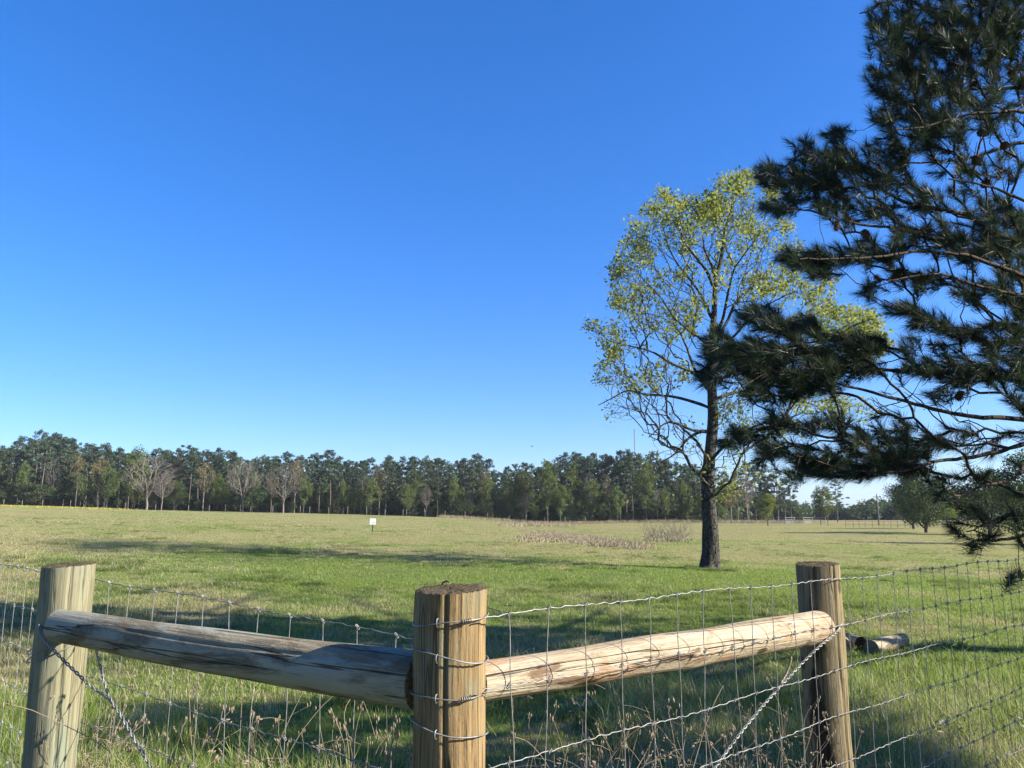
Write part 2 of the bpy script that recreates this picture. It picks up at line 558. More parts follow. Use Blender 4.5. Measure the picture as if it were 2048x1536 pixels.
def m_wire():
    t = NT('galvanised_wire')
    oc = t.n('ShaderNodeNewGeometry').outputs['Position']
    n = t.noise(oc, 40, 4, 0.6)
    col = t.ramp(n, [(0.3, (0.10, 0.088, 0.075)), (0.7, (0.27, 0.267, 0.257))])
    return t.done(t.bsdf(col, 0.5, None, 0.25, 0.5))
M['wire'] = m_wire()
M['pine_needle'] = m_leaf('pine_needles', [(0.008, 0.018, 0.014), (0.018, 0.035, 0.022), (0.060, 0.074, 0.038)], (0.07, 0.10, 0.035), 0.22, False, 0.45)
M['pine_bark'] = m_bark('pine_bark', (0.035, 0.024, 0.018), (0.09, 0.065, 0.048))
M['elm_bark'] = m_bark('elm_bark', (0.042, 0.037, 0.031), (0.105, 0.092, 0.078), (15, 15, 5), 0.9, 0.04, lichen=(0.12, 0.125, 0.10))
M['elm_leaf'] = m_leaf('young_elm_leaves', [(0.065, 0.088, 0.036), (0.15, 0.18, 0.056), (0.27, 0.28, 0.07)], (0.34, 0.36, 0.05), 0.48, False)
M['far_pine'] = m_leaf('far_pine_foliage', [(0.024, 0.042, 0.028), (0.046, 0.072, 0.042), (0.080, 0.105, 0.055)], (0.10, 0.13, 0.05), 0.2)
M['far_green'] = m_leaf('spring_foliage', [(0.050, 0.072, 0.024), (0.092, 0.122, 0.034), (0.14, 0.175, 0.05)], (0.16, 0.20, 0.035), 0.4)
M['oak_leaf'] = m_leaf('oak_foliage', [(0.018, 0.030, 0.012), (0.038, 0.060, 0.020), (0.085, 0.115, 0.03)], (0.10, 0.15, 0.03), 0.3)
M['far_bright'] = m_leaf('bright_spring_foliage', [(0.075, 0.10, 0.025), (0.14, 0.175, 0.035), (0.21, 0.24, 0.05)], (0.25, 0.29, 0.04), 0.45)
M['far_dark'] = m_leaf('evergreen_foliage', [(0.028, 0.044, 0.020), (0.052, 0.078, 0.030), (0.090, 0.120, 0.042)], (0.10, 0.15, 0.04), 0.3)
M['far_gold'] = m_leaf('gold_bud_foliage', [(0.11, 0.08, 0.035), (0.17, 0.13, 0.055), (0.22, 0.18, 0.08)], (0.22, 0.17, 0.05), 0.4)
M['far_trunk'] = m_simple('far_trunk_bark', (0.11, 0.088, 0.072), 0.9, var=0.5, scale=0.6)
M['bare_twig'] = m_simple('bare_twigs', (0.165, 0.138, 0.12), 0.9, var=0.3, scale=0.8)
M['brush'] = m_simple('dry_brush', (0.31, 0.255, 0.16), 0.95, var=0.4, scale=0.5)
M['dead_stalk'] = m_simple('dead_stalks', (0.22, 0.17, 0.115), 0.9, var=0.4, scale=8)
M['white_paint'] = m_simple('white_sign_face', (0.75, 0.75, 0.75), 0.4, var=0.06)
M['grey_print'] = m_simple('grey_print', (0.40, 0.38, 0.42), 0.6, var=0.1)
M['dark_metal'] = m_simple('dark_stake_metal', (0.03, 0.03, 0.03), 0.5, 0.3)
M['grey_pole'] = m_simple('grey_pole_wood', (0.14, 0.12, 0.10), 0.9, var=0.3, scale=1)
M['pale_metal'] = m_simple('pale_gate_metal', (0.32, 0.32, 0.31), 0.45, 0.3)
M['far_post'] = m_simple('far_post_wood', (0.18, 0.155, 0.125), 0.9, var=0.3, scale=2)
M['black'] = m_simple('bird_plumage', (0.012, 0.012, 0.014), 0.7)
M['yellow'] = m_simple('yellow_flowers', (0.30, 0.27, 0.05), 0.7, var=0.6, scale=0.4)
M['dead_leaf'] = m_simple('bleached_dead_leaf', (0.36, 0.33, 0.28), 0.8, var=0.5, scale=20)
M['white_flower'] = m_simple('white_petals', (0.5, 0.5, 0.46), 0.7, var=0.2)

# ================================================================== ground
def spaced(a, b, n, p):
    t = np.linspace(-1, 1, n)
    v = np.sign(t) * np.abs(t) ** p
    return np.where(v < 0, -v * a, v * b)
gx = spaced(-3500, 3500, 211, 3.2)
ty = np.linspace(0, 1, 240)
gy = -60 + 60 * np.clip(ty / 0.1, 0, 1) + 3900 * np.clip((ty - 0.1) / 0.9, 0, 1) ** 3.0
GX, GY = np.meshgrid(gx, gy)
gv = np.stack([GX, GY, H(GX, GY)], -1).reshape(-1, 3)
nx = len(gx)
ii, jj = np.meshgrid(np.arange(len(gy) - 1), np.arange(nx - 1), indexing='ij')
k0 = (ii * nx + jj).ravel()
tag(mk('ground', gv, np.stack([k0, k0 + 1, k0 + nx + 1, k0 + nx], 1), M['ground']), kind='structure')

# ================================================================== grass (geometry nodes scatter of small sods)
def sod(name, size, n, h0, h1, w0, w1, mat, lean=0.5, flowers=0, seed=0, clump=0.0):
    r = np.random.default_rng(seed)
    base = np.stack([r.uniform(-size / 2, size / 2, n), r.uniform(-size / 2, size / 2, n), np.full(n, -0.015)], 1)
    if clump > 0:
        c = r.uniform(-size / 2, size / 2, (max(3, int(n * 0.012)), 2))
        k = r.integers(0, len(c), n)
        pull = r.uniform(0, 1, n) < clump
        base[pull, :2] = c[k[pull]] + r.normal(size=(pull.sum(), 2)) * size * 0.035
    h = r.uniform(h0, h1, n) * r.uniform(0.6, 1.0, n)
    w = r.uniform(w0, w1, n)
    az = r.uniform(0, 2 * math.pi, n)
    ln = r.uniform(0.1, 1.0, n) * lean
    d = np.stack([np.cos(az), np.sin(az), np.zeros(n)], 1)
    fa = az + math.pi / 2 + r.normal(size=n) * 0.5
    s = np.stack([np.cos(fa), np.sin(fa), np.zeros(n)], 1) * (w / 2)[:, None]
    up = np.array([0, 0, 1.0])
    mid = base + up * (h * 0.6)[:, None] + d * (h * ln * 0.35)[:, None]
    tip = base + up * (h * np.sqrt(np.clip(1 - ln ** 2 * 0.5, 0.2, 1)))[:, None] + d * (h * ln)[:, None]
    V = np.stack([base - s, base + s, mid + s * 0.8, mid - s * 0.8, tip], 1).reshape(-1, 3)
    b = np.arange(n)[:, None] * 5
    q = b + np.array([[0, 1, 2, 3]]); t = b + np.array([[3, 2, 4]])
    tint = np.repeat(r.uniform(0, 1, n), 5)
    me = mesh_data(name, V, [q, t], mat, False, {'tint': tint, 'hgt': np.tile([0, 0, .6, .6, 1], n)})
    if flowers:
        pass
    return bpy.data.objects.new(name, me)

def scatter(name, pts, rots, scl, protos, label, cat=None):
    """one stuff object that sets sods at given points"""
    idx = rng.integers(0, len(protos), len(pts))
    me = bpy.data.meshes.new(name)
    me.vertices.add(len(pts)); me.vertices.foreach_set('co', np.asarray(pts, np.float32).ravel())
    a = me.attributes.new('rot', 'FLOAT_VECTOR', 'POINT'); a.data.foreach_set('vector', np.asarray(rots, np.float32).ravel())
    a = me.attributes.new('scl', 'FLOAT_VECTOR', 'POINT'); a.data.foreach_set('vector', np.asarray(scl, np.float32).ravel())
    a = me.attributes.new('idx', 'INT', 'POINT'); a.data.foreach_set('value', idx.astype(np.int32))
    o = link(name, me)
    col = bpy.data.collections.new(name + '_sods')
    for p in protos: col.objects.link(p)
    ng = bpy.data.node_groups.new(name, 'GeometryNodeTree')
    ng.interface.new_socket('Geometry', in_out='INPUT', socket_type='NodeSocketGeometry')
    ng.interface.new_socket('Geometry', in_out='OUTPUT', socket_type='NodeSocketGeometry')
    N = ng.nodes
    gi, go = N.new('NodeGroupInput'), N.new('NodeGroupOutput')
    ci = N.new('GeometryNodeCollectionInfo'); ci.inputs[0].default_value = col
    ci.inputs['Separate Children'].default_value = True; ci.inputs['Reset Children'].default_value = True
    ip = N.new('GeometryNodeInstanceOnPoints'); ip.inputs['Pick Instance'].default_value = True
    def attr(nm, ty):
        x = N.new('GeometryNodeInputNamedAttribute'); x.data_type = ty; x.inputs[0].default_value = nm
        return x.outputs[0]
    er = N.new('FunctionNodeEulerToRotation')
    ng.links.new(attr('rot', 'FLOAT_VECTOR'), er.inputs[0])
    ng.links.new(gi.outputs[0], ip.inputs['Points'])
    ng.links.new(ci.outputs[0], ip.inputs['Instance'])
    ng.links.new(attr('idx', 'INT'), ip.inputs['Instance Index'])
    ng.links.new(er.outputs[0], ip.inputs['Rotation'])
    ng.links.new(attr('scl', 'FLOAT_VECTOR'), ip.inputs['Scale'])
    ng.links.new(ip.outputs[0], go.inputs[0])
    md = o.modifiers.new('scatter', 'NODES'); md.node_group = ng
    return tag(o, label, cat, kind='stuff')

def slope_rot(x, y, yaw):
    e = 0.5
    dx = (H(x + e, y) - H(x - e, y)) / (2 * e); dy = (H(x, y + e) - H(x, y - e)) / (2 * e)
    out = []
    for a, b, c in zip(dx, dy, yaw):
        nrm = Vector((-a, -b, 1)).normalized()
        m = nrm.to_track_quat('Z', 'Y').to_matrix() @ Matrix.Rotation(c, 3, 'Z')
        # to_track_quat leaves an arbitrary yaw, which is random here anyway
        out.append(m.to_euler('XYZ')[:])
    return np.array(out)

def tiles(y0, y1, s, margin, jitter=0.25):
    pts = []
    y = y0
    while y < y1:
        hw = 0.72 * y + margin
        nn = int(hw / s) + 1
        for k in range(-nn, nn + 1):
            pts.append((k * s + random.uniform(-1, 1) * s * jitter, y + random.uniform(-1, 1) * s * jitter))
        y += s
    return np.array(pts)

near = [sod('near_sod_%s' % 'abcd'[k], 1.0, 2600, 0.025, 0.095, 0.003, 0.006, M['grass'], 1.0, seed=20 + k, clump=0.35) for k in range(4)]
mid = [sod('mid_sod_%s' % 'abc'[k], 2.0, 4200, 0.02, 0.085, 0.006, 0.011, M['grass'], 1.0, seed=30 + k, clump=0.3) for k in range(3)]
far = [sod('far_sod_%s' % 'abc'[k], 5.0, 5200, 0.02, 0.085, 0.016, 0.030, M['grass'], 1.0, seed=40 + k, clump=0.3) for k in range(3)]
gp, gr, gs = [], [], []
protos = near + mid + far
def lay(y0, y1, s, margin, hs):
    p = tiles(y0, y1, s, margin)
    z = H(p[:, 0], p[:, 1])
    yaw = rng.uniform(0, 2 * math.pi, len(p))
    sz = rng.uniform(0.75, 1.25, len(p)) * hs
    return np.column_stack([p, z]), slope_rot(p[:, 0], p[:, 1], yaw), np.column_stack([np.full(len(p), 1.12), np.full(len(p), 1.12), sz])
a = lay(2.4, 17, 0.9, 3.0, 1.1)
scatter('near_grass', *a, near, 'short green and straw pasture grass just behind the fence', 'grass')
a = lay(16.4, 52, 1.8, 4.0, 1.0)
scatter('middle_grass', *a, mid, 'grazed pasture grass around the leafing tree and the sign', 'grass')
a = lay(50, 232, 4.5, 12.0, 1.0)
scatter('far_grass', *a, far, 'grazed pasture grass reaching back to the wood', 'grass')

# ================================================================== corner of the fence: posts, rails
POST_L = P(137, 1130, 3.15); POST_C = P(902, 1178, 2.25); POST_R = P(1635, 1128, 3.62)

def log_shape(length, r0, r1, seed, sides=84, rings=70, cracks=(), lump=0.03, bow=0.0, wob=None):
    r = np.random.default_rng(seed)
    z = np.linspace(0, length, rings)
    a = np.arange(sides) * 2 * math.pi / sides
    A, Z = np.meshgrid(a, z)
    R = r0 + (r1 - r0) * Z / length
    for k in range(1, 7):
        R = R * (1 + lump / k * np.sin(k * A + r.uniform(0, 6.3) + Z * r.uniform(-1.5, 1.5)) * r.uniform(0.3, 1))
    for k in range(8):
        R = R * (1 + 0.012 * np.sin(Z * r.uniform(2, 14) / max(length, 1) * 1.5 + r.uniform(0, 6.3) + A * r.integers(-2, 3)))
    for k in range(10):      # knots and swellings
        ka, kz, ks = r.uniform(0, 6.28), r.uniform(0, length), r.uniform(0.02, 0.05)
        da = np.angle(np.exp(1j * (A - ka))) * r0
        R = R + 0.006 * np.exp(-(da ** 2 + ((Z - kz) * 0.6) ** 2) / ks ** 2) * r.uniform(-0.6, 1)
    for (ca, z0, z1, dep, wid) in cracks:
        da = np.angle(np.exp(1j * (A - ca - 0.05 * np.sin(Z * 5 + ca)))) * r0
        fade = sstep(z0, z0 + 0.12, Z) * (1 - sstep(z1 - 0.12, z1 + 1e-4, Z)) if z1 < length else sstep(z0, z0 + 0.12, Z)
        R = R - dep * fade * np.exp(-(da / wid) ** 2)
    bx = bow * np.sin(math.pi * Z / length)
    V = np.stack([R * np.cos(A) + bx, R * np.sin(A), Z], -1).reshape(-1, 3)
    i = np.arange(rings - 1)[:, None] * sides; j = np.arange(sides)[None]; j2 = (j + 1) % sides
    q = np.stack([i + j, i + j2, i + sides + j2, i + sides + j], -1).reshape(-1, 4)
    return V, q, sides, rings

def cap_shape(ring, rise, seed, rough=0.0012, tilt=0.0):
    r = np.random.default_rng(seed)
    n = len(ring); c = ring.mean(0)
    V, q = [], []
    fr = [1.0, 0.97, 0.85, 0.65, 0.45, 0.25, 0.08]
    for k, f in enumerate(fr):
        p = c + (ring - c) * f
        p[:, 2] += rise * (1 - f ** 6) + (rough * r.normal(size=n) if 0 < k else 0) 
        V.append(p)
    V = np.concatenate(V)
    for k in range(len(fr) - 1):
        j = np.arange(n); j2 = (j + 1) % n
        q.append(np.stack([k * n + j, k * n + j2, (k + 1) * n + j2, (k + 1) * n + j], 1))
    last = (len(fr) - 1) * n
    V = np.concatenate([V, [c + np.array([0, 0, rise])]])
    j = np.arange(n); t = np.stack([last + j, last + (j + 1) % n, np.full(n, len(V) - 1)], 1)
    return V, [np.concatenate(q), t]

def make_post(top, r, mat, seed, label, cracks, tiltx=0.0):
    gz = float(H(top[0], top[1])) - 0.05
    L = top[2] - gz
    e = empty('fence_post', (top[0], top[1], gz), label, 'fence post', 'wooden posts of the fence corner')
    V, q, s, rr = log_shape(L, r * 1.04, r, seed, 96, 90, cracks, 0.025)
    # slightly uneven saw cut
    top_ring = V[-s:]
    V[-s:, 2] += 0.006 * np.cos(np.arctan2(top_ring[:, 1], top_ring[:, 0]) - 1.0) + np.random.default_rng(seed).normal(size=s) * 0.0010
    mk('shaft', V, q, mat, e, local=True)
    cv, cf = cap_shape(V[-s:].copy(), 0.004, seed)
    mk('end_grain', cv, cf, M['end_grey'], e, local=True)
    return e

def face_angle(p):   # angle of the post surface that faces the camera
    return math.atan2(-p[1], -p[0])
fc = face_angle(POST_C)
pl = make_post(POST_L, 0.092, M['post_pale'], 3, 'pale greenish fence post at the left end of the grey rail',
               [(face_angle(POST_L) + 0.15, 0.3, 9, 0.012, 0.004), (face_angle(POST_L) + 0.65, 0.9, 9, 0.008, 0.003)])
pc = make_post(POST_C, 0.100, M['post_brown'], 5, 'thick brown corner fence post where both rails meet, wire wrapped round it',
               [(fc - 0.10, 0.0, 9, 0.013, 0.0042), (fc + 0.45, 0.6, 9, 0.006, 0.003), (fc + 0.75, 0.2, 9, 0.006, 0.004),
                (fc + 0.28, 1.05, 9, 0.006, 0.003), (fc + 0.58, 1.1, 9, 0.006, 0.003), (fc - 0.6, 0.4, 1.1, 0.006, 0.003)])
prr = make_post(POST_R, 0.095, M['post_dark'], 8, 'dark stained fence post at the right end of the cream rail',
                [(face_angle(POST_R) - 0.1, 0.3, 9, 0.012, 0.004), (face_angle(POST_R) + 0.8, 0.2, 9, 0.012, 0.004)])
# a bent nail on the corner post
b = Buf(); nl = Vector((-0.028, 0.055, 0))
z0 = POST_C[2] - pc.location.z
b.tube([(-0.03, 0.06, z0 - 0.01), (-0.03, 0.06, z0 + 0.012), (-0.018, 0.06, z0 + 0.017), (-0.010, 0.06, z0 + 0.014)], 0.003, 6, True)
b.build('nail', M['dark_metal'], pc, local=True)

def make_rail(p0, p1, r0, r1, mat, seed, label, cracks, bow=0.0):
    p0, p1 = Vector(p0), Vector(p1)
    d = p1 - p0
    e = empty('brace_rail', p0, label, 'fence rail', 'log rails bracing the fence corner')
    e.rotation_euler = d.to_track_quat('Z', 'Y').to_euler()
    V, q, s, rr = log_shape(d.length, r0, r1, seed, 84, 120, cracks, 0.03, bow)
    mk('log', V, q, mat, e, local=True)
    cv, cf = cap_shape(V[-s:].copy(), 0.006, seed)
    mk('end_grain', cv, cf, M['end_pale'], e, local=True)
    cv, cf = cap_shape(V[:s].copy(), -0.006, seed + 1)
    mk('end_grain', cv, [f[:, ::-1] for f in cf], M['end_pale'], e, local=True)
    return e
rl = make_rail(P(838, 1362, 2.33), P(118, 1250, 3.02), 0.079, 0.060, M['rail_grey'], 31, 'grey weathered log rail between the pale post and the corner post',
               [(0.6, 0.1, 1.2, 0.006, 0.004), (2.2, 0.5, 1.7, 0.008, 0.004), (3.9, 0.3, 1.5, 0.006, 0.003)], 0.02)
rr_ = make_rail(P(950, 1366, 2.36), P(1640, 1253, 3.55), 0.059, 0.070, M['rail_cream'], 37, 'cream peeled log rail between the corner post and the dark post',
                [(1.0, 0.4, 1.5, 0.005, 0.003), (3.0, 0.2, 1.0, 0.006, 0.004)], -0.015)

# ------------------------------------------------------------------ woven wire
def woven(name, label, path, z_rows, stay_step, seed, sag=0.006):
    """path: function s -> (x, y); rows: heights above the path's own ground"""
    r = np.random.default_rng(seed)
    path = np.asarray(path, float)
    seg = np.linalg.norm(np.diff(path[:, :2], axis=0), axis=1)
    S = np.concatenate([[0], np.cumsum(seg)])
    def xy(s): return np.stack([np.interp(s, S, path[:, 0]), np.interp(s, S, path[:, 1])], -1)
    def zt(s): return np.interp(s, S, path[:, 2])
    e = empty(name, (path[0, 0], path[0, 1], 0.0), label, 'wire fence', 'woven wire fencing')
    stays = np.arange(stay_step * 0.6, S[-1], stay_step) + r.normal(size=len(np.arange(stay_step * 0.6, S[-1], stay_step))) * 0.006
    rowoff = {}
    def row_z(k, s):
        drop = z_rows[k]
        return zt(s) - drop + sag * np.sin(s * 2.1 + k * 1.3) + 0.004 * np.sin(s * 7.3 + k * 2.1)
    kb = []
    for k in range(len(z_rows)):
        s = np.arange(0, S[-1], 0.0125)
        q = xy(s)
        ph = s / stay_step * 2 * math.pi
        z = row_z(k, s) + 0.0024 * np.sin(ph * 2 + k) * (np.sin(ph * 0.37 + k * 2.0) ** 2) + 0.0013 * np.sin(ph * 2.63 + k * 1.7) + 0.0008 * np.sin(ph * 5.1 + k)
        b = Buf(); b.tube(np.column_stack([q, z]), 0.0016 if k else 0.0019, 6)
        w = b.build('line_wire', M['wire'], e)
        kb = Buf()
        for sv in stays:
            c = np.array([*xy(sv), float(row_z(k, sv))])
            for m in range(3):
                th = np.linspace(0, 2 * math.pi, 9)
                rad = 0.0048
                off = (m - 1) * 0.0045
                tdir = unit(np.array([*(xy(sv + 0.01) - xy(sv)), 0]))
                nrm = np.array([-tdir[1], tdir[0], 0])
                ring = c + np.outer(np.cos(th) * rad, nrm) + np.outer(np.sin(th) * rad, [0, 0, 1]) + tdir * off + np.array([0, 0, 0.003 * (m - 1)])
                kb.tube(ring, 0.0015, 4)
        tag(kb.build('knots', M['wire'], w), kind='stuff')
    for sv in stays:
        zz = np.array([float(row_z(k, sv)) for k in range(len(z_rows))])
        lean = r.normal() * 0.006
        pts = []
        for k in range(len(zz) - 1):
            for t in np.linspace(0, 1, 5)[:-1]:
                pts.append([*xy(sv + lean * (k + t) + 0.0025 * math.sin((k + t) * 4 + sv * 9)), zz[k] + (zz[k + 1] - zz[k]) * t])
        pts.append([*xy(sv), zz[-1]])
        b = Buf(); b.tube(np.array(pts), 0.0016, 5)
        b.build('stay_wire', M['wire'], e)
    return e

rows = [0.0, 0.195, 0.385, 0.575, 0.755, 0.92, 1.07]
# right-hand run: in front of the cream rail and the dark post
R0 = P(968, 1236, 2.17); R1 = P(1640, 1160, 3.42); R2 = P(2048, 1118, 5.05)
dR = unit(R2 - R1)
R3 = R2 + dR * 2.5
R3[2] = R2[2]
woven('woven_wire_fence', 'galvanised woven wire running right from the corner post past the dark post', [R0, R1, R2, R3], rows, 0.155, 51)
# left-hand run: behind the pale post and the grey rail
L0 = P(838, 1282, 2.38); L1 = P(190, 1158, 3.32); L2 = P(0, 1128, 4.35)
dL = unit(L2 - L1)
L3 = L2 + dL * 2.5
L3[2] = L2[2]
woven('woven_wire_fence', 'galvanised woven wire running left from the corner post behind the pale post', [L0, L1, L2, L3], rows, 0.155, 52)

# wraps of the line wires round the corner post, with twisted tails and staples
for k, (py, dz, gap) in enumerate(((1246, 0.012, 0.0), (1318, -0.02, 0.0), (1398, 0.0, 0.0), (1470, -0.02, 0.0))):
    c = P(902, py, 2.15)
    th = np.linspace(0, 2 * math.pi, 49)
    rr0 = 0.1065
    fa = fc
    ring = np.column_stack([POST_C[0] + rr0 * np.cos(th), POST_C[1] + rr0 * np.sin(th), c[2] + dz * np.sin(th - fa) + 0.003 * np.sin(th * 3 + k)])
    b = Buf(); b.tube(ring, 0.0021, 6)
    if k in (0, 2):
        for m in range(5):                    # tail twisted back on itself
            a0 = fa + 0.30 + m * 0.055
            q = np.array([POST_C[0] + 0.109 * math.cos(a0), POST_C[1] + 0.109 * math.sin(a0), c[2] + dz * math.sin(a0 - fa)])
            t2 = np.linspace(0, 2 * math.pi, 9)
            nrm = np.array([math.cos(a0), math.sin(a0), 0])
            b.tube(q + np.outer(np.cos(t2) * 0.0045, nrm) + np.outer(np.sin(t2) * 0.0045, [0, 0, 1]), 0.0016, 4)
    b.build('wire_wrap', M['wire'], pc)
# stray end of the top wire curling back beyond the corner post
b = Buf()
q0 = P(972, 1214, 2.30); q1 = P(1000, 1222, 2.28); q2 = P(1006, 1232, 2.25)
b.tube(catmull([q0, q1, q2], 0.01), 0.002, 5)
b.build('wire_tail', M['wire'], pc)

def staple(post, centre, r, ang, z):
    n = np.array([math.cos(ang), math.sin(ang), 0]); u = np.array([-n[1], n[0], 0])
    c = np.array([centre[0], centre[1], z]) + n * r
    b = Buf(); b.tube([c - n * 0.01 + [0, 0, 0.011], c + n * 0.004 + [0, 0, 0.010], c + n * 0.007, c + n * 0.004 - [0, 0, 0.010], c - n * 0.01 - [0, 0, 0.011]], 0.0017, 5)
    b.build('staple', M['wire'], post)
aR = math.atan2(-dR[0], dR[1]) + math.pi
for k in range(5):
    staple(prr, POST_R, 0.097, aR + (0.05 if k % 2 else -0.1), R1[2] - rows[k])
for py in (1246, 1318, 1398, 1470):
    staple(pc, POST_C, 0.104, fc - 0.35, P(902, py, 2.15)[2])

# ------------------------------------------------------------------ twisted brace wires
def twisted(name, label, pts, rad, pitch, mat=M['wire'], strands=2):
    pts = catmull(pts, 0.008)
    e = empty(name, pts[-1], label, 'brace wire', 'twisted brace wires')
    seg = np.linalg.norm(np.diff(pts, axis=0), axis=1); s = np.concatenate([[0], np.cumsum(seg)])
    t = unit(np.gradient(pts, axis=0)); u = unit(np.cross(t, [0.3, 0.9, 0.2])); w = np.cross(t, u)
    for k in range(strands):
        ph = s / pitch * 2 * math.pi + k * 2 * math.pi / strands
        q = pts + u * (np.cos(ph) * rad)[:, None] + w * (np.sin(ph) * rad)[:, None]
        b = Buf(); b.tube(q, 0.0027, 6); b.build('strand', mat, e)
    return e
br = twisted('brace_wire', 'twisted brace wire slanting across the dark post below the cream rail',
             [P(1688, 1238, 3.62), P(1676, 1262, 3.50), P(1640, 1292, 3.40), P(1585, 1346, 3.30), P(1500, 1442, 3.12), P(1430, 1536, 2.99), P(1330, 1690, 2.80)], 0.0042, 0.055)
b = Buf(); b.tube(catmull([P(1583, 1312, 3.24), P(1580, 1325, 3.245), P(1572, 1348, 3.25), P(1560, 1368, 3.24)], 0.01), [0.0005 if i == 0 else 0.005 for i in range(len(catmull([P(1583, 1312, 3.24), P(1580, 1325, 3.245), P(1572, 1348, 3.25), P(1560, 1368, 3.24)], 0.01)))], 6, True)
b.build('twitch_stick', M['rail_cream'], br)
bl = twisted('brace_wire', 'twisted brace wire slanting down from the pale post under the grey rail',
             [P(80, 1240, 3.10), P(84, 1272, 3.02), P(125, 1318, 2.96), P(180, 1370, 2.92), P(222, 1402, 2.88), P(262, 1466, 2.82), P(303, 1536, 2.76), P(390, 1690, 2.62)], 0.0042, 0.055)
b = Buf()
tw = catmull([P(190, 1288, 2.93), P(200, 1330, 2.91), P(212, 1375, 2.89), P(224, 1404, 2.87)], 0.008)
for k in range(2):
    ph = np.arange(len(tw)) * 0.9 + k * math.pi
    b.tube(tw + np.column_stack([np.cos(ph), np.zeros(len(tw)), np.sin(ph)]) * 0.0035, 0.0024, 5)
b.build('twisted_tail', M['wire'], bl)
for th in (0.0, 0.25):     # the loop round the pale post
    b = Buf()
    a = np.linspace(0, 2 * math.pi, 41)
    zz = P(120, 1300, 3.05)[2]
    b.tube(np.column_stack([POST_L[0] + 0.111 * np.cos(a), POST_L[1] + 0.111 * np.sin(a), zz + th * 0.12 + 0.05 * np.cos(a - 0.6)]), 0.0022, 5)
    b.build('wire_loop', M['wire'], bl)

# ------------------------------------------------------------------ cut logs lying in the grass
def ground_log(px, py, ang, length, r, seed, label, hollow=False):
    g = G(px, py)
    g[2] = float(H(g[0], g[1])) + r * 0.8
    e = empty('cut_log', g, label, 'log', 'cut logs in the grass')
    d = Vector((math.cos(ang), math.sin(ang), 0.03))
    e.rotation_euler = d.to_track_quat('Z', 'Y').to_euler()
    V, q, s, rr = log_shape(length, r, r * 0.93, seed, 48, 24, [(1.0, 0, 9, 0.01, 0.006), (4.0, 0, 9, 0.008, 0.006)], 0.05)
    mk('log', V, q, M['log_bark'], e, local=True)
    cv, cf = cap_shape(V[-s:].copy(), 0.004, seed); mk('end_grain', cv, cf, M['end_pale'], e, local=True)
    cv, cf = cap_shape(V[:s].copy(), 0.05 if hollow else -0.004, seed + 1); mk('end_grain', cv, [f[:, ::-1] for f in cf], M['end_grey'] if hollow else M['end_pale'], e, local=True)
ground_log(1745, 1308, math.radians(38), 0.75, 0.085, 61, 'longest pale cut log lying in the grass right of the dark post')
ground_log(1722, 1300, math.radians(100), 0.40, 0.085, 62, 'short cut log with a hollow dark end facing the fence', True)
ground_log(1690, 1302, math.radians(75), 0.42, 0.08, 63, 'yellowish cut log half hidden behind the dark post')

# ================================================================== leafing elm in the pasture
def leaves(points, per, spread, size, r, flat=0.0, tint_lo=0.0, tint_hi=1.0):
    pts = np.asarray(points)
    per = np.broadcast_to(np.asarray(per), (len(pts),)).astype(int)
    c = np.repeat(pts, per, axis=0)
    n = len(c)
    c = c + r.normal(size=(n, 3)) * spread
    d = unit(r.normal(size=(n, 3)) + np.array([0, 0, -0.2]))
    s = unit(np.cross(d, r.normal(size=(n, 3))))
    sz = size * r.uniform(0.4, 1.6, n)[:, None]
    V = np.stack([c - d * sz * 0.5, c + s * sz * 0.28, c + d * sz * 0.5, c - s * sz * 0.28], 1).reshape(-1, 3)
    q = np.arange(n)[:, None] * 4 + np.array([[0, 1, 2, 3]])
    tint = np.repeat(r.uniform(tint_lo, tint_hi, n), 4)
    return V, q, tint

def blob_pts(bl, depth_of, r, mult=1.0):
    out, wt = [], []
    for b_ in bl:
        cx, cy, rx, ry, n = b_[:5]
        w = b_[5] if len(b_) > 5 else 1.0
        for _ in range(int(n * mult)):
            while True:
                u, v = r.uniform(-1, 1, 2)
                if u * u + v * v <= 1: break
            out.append(P(cx + u * rx, cy + v * ry, depth_of(cx + u * rx, cy + v * ry, r)))
            wt.append(w)
    return np.array(out), np.array(wt)

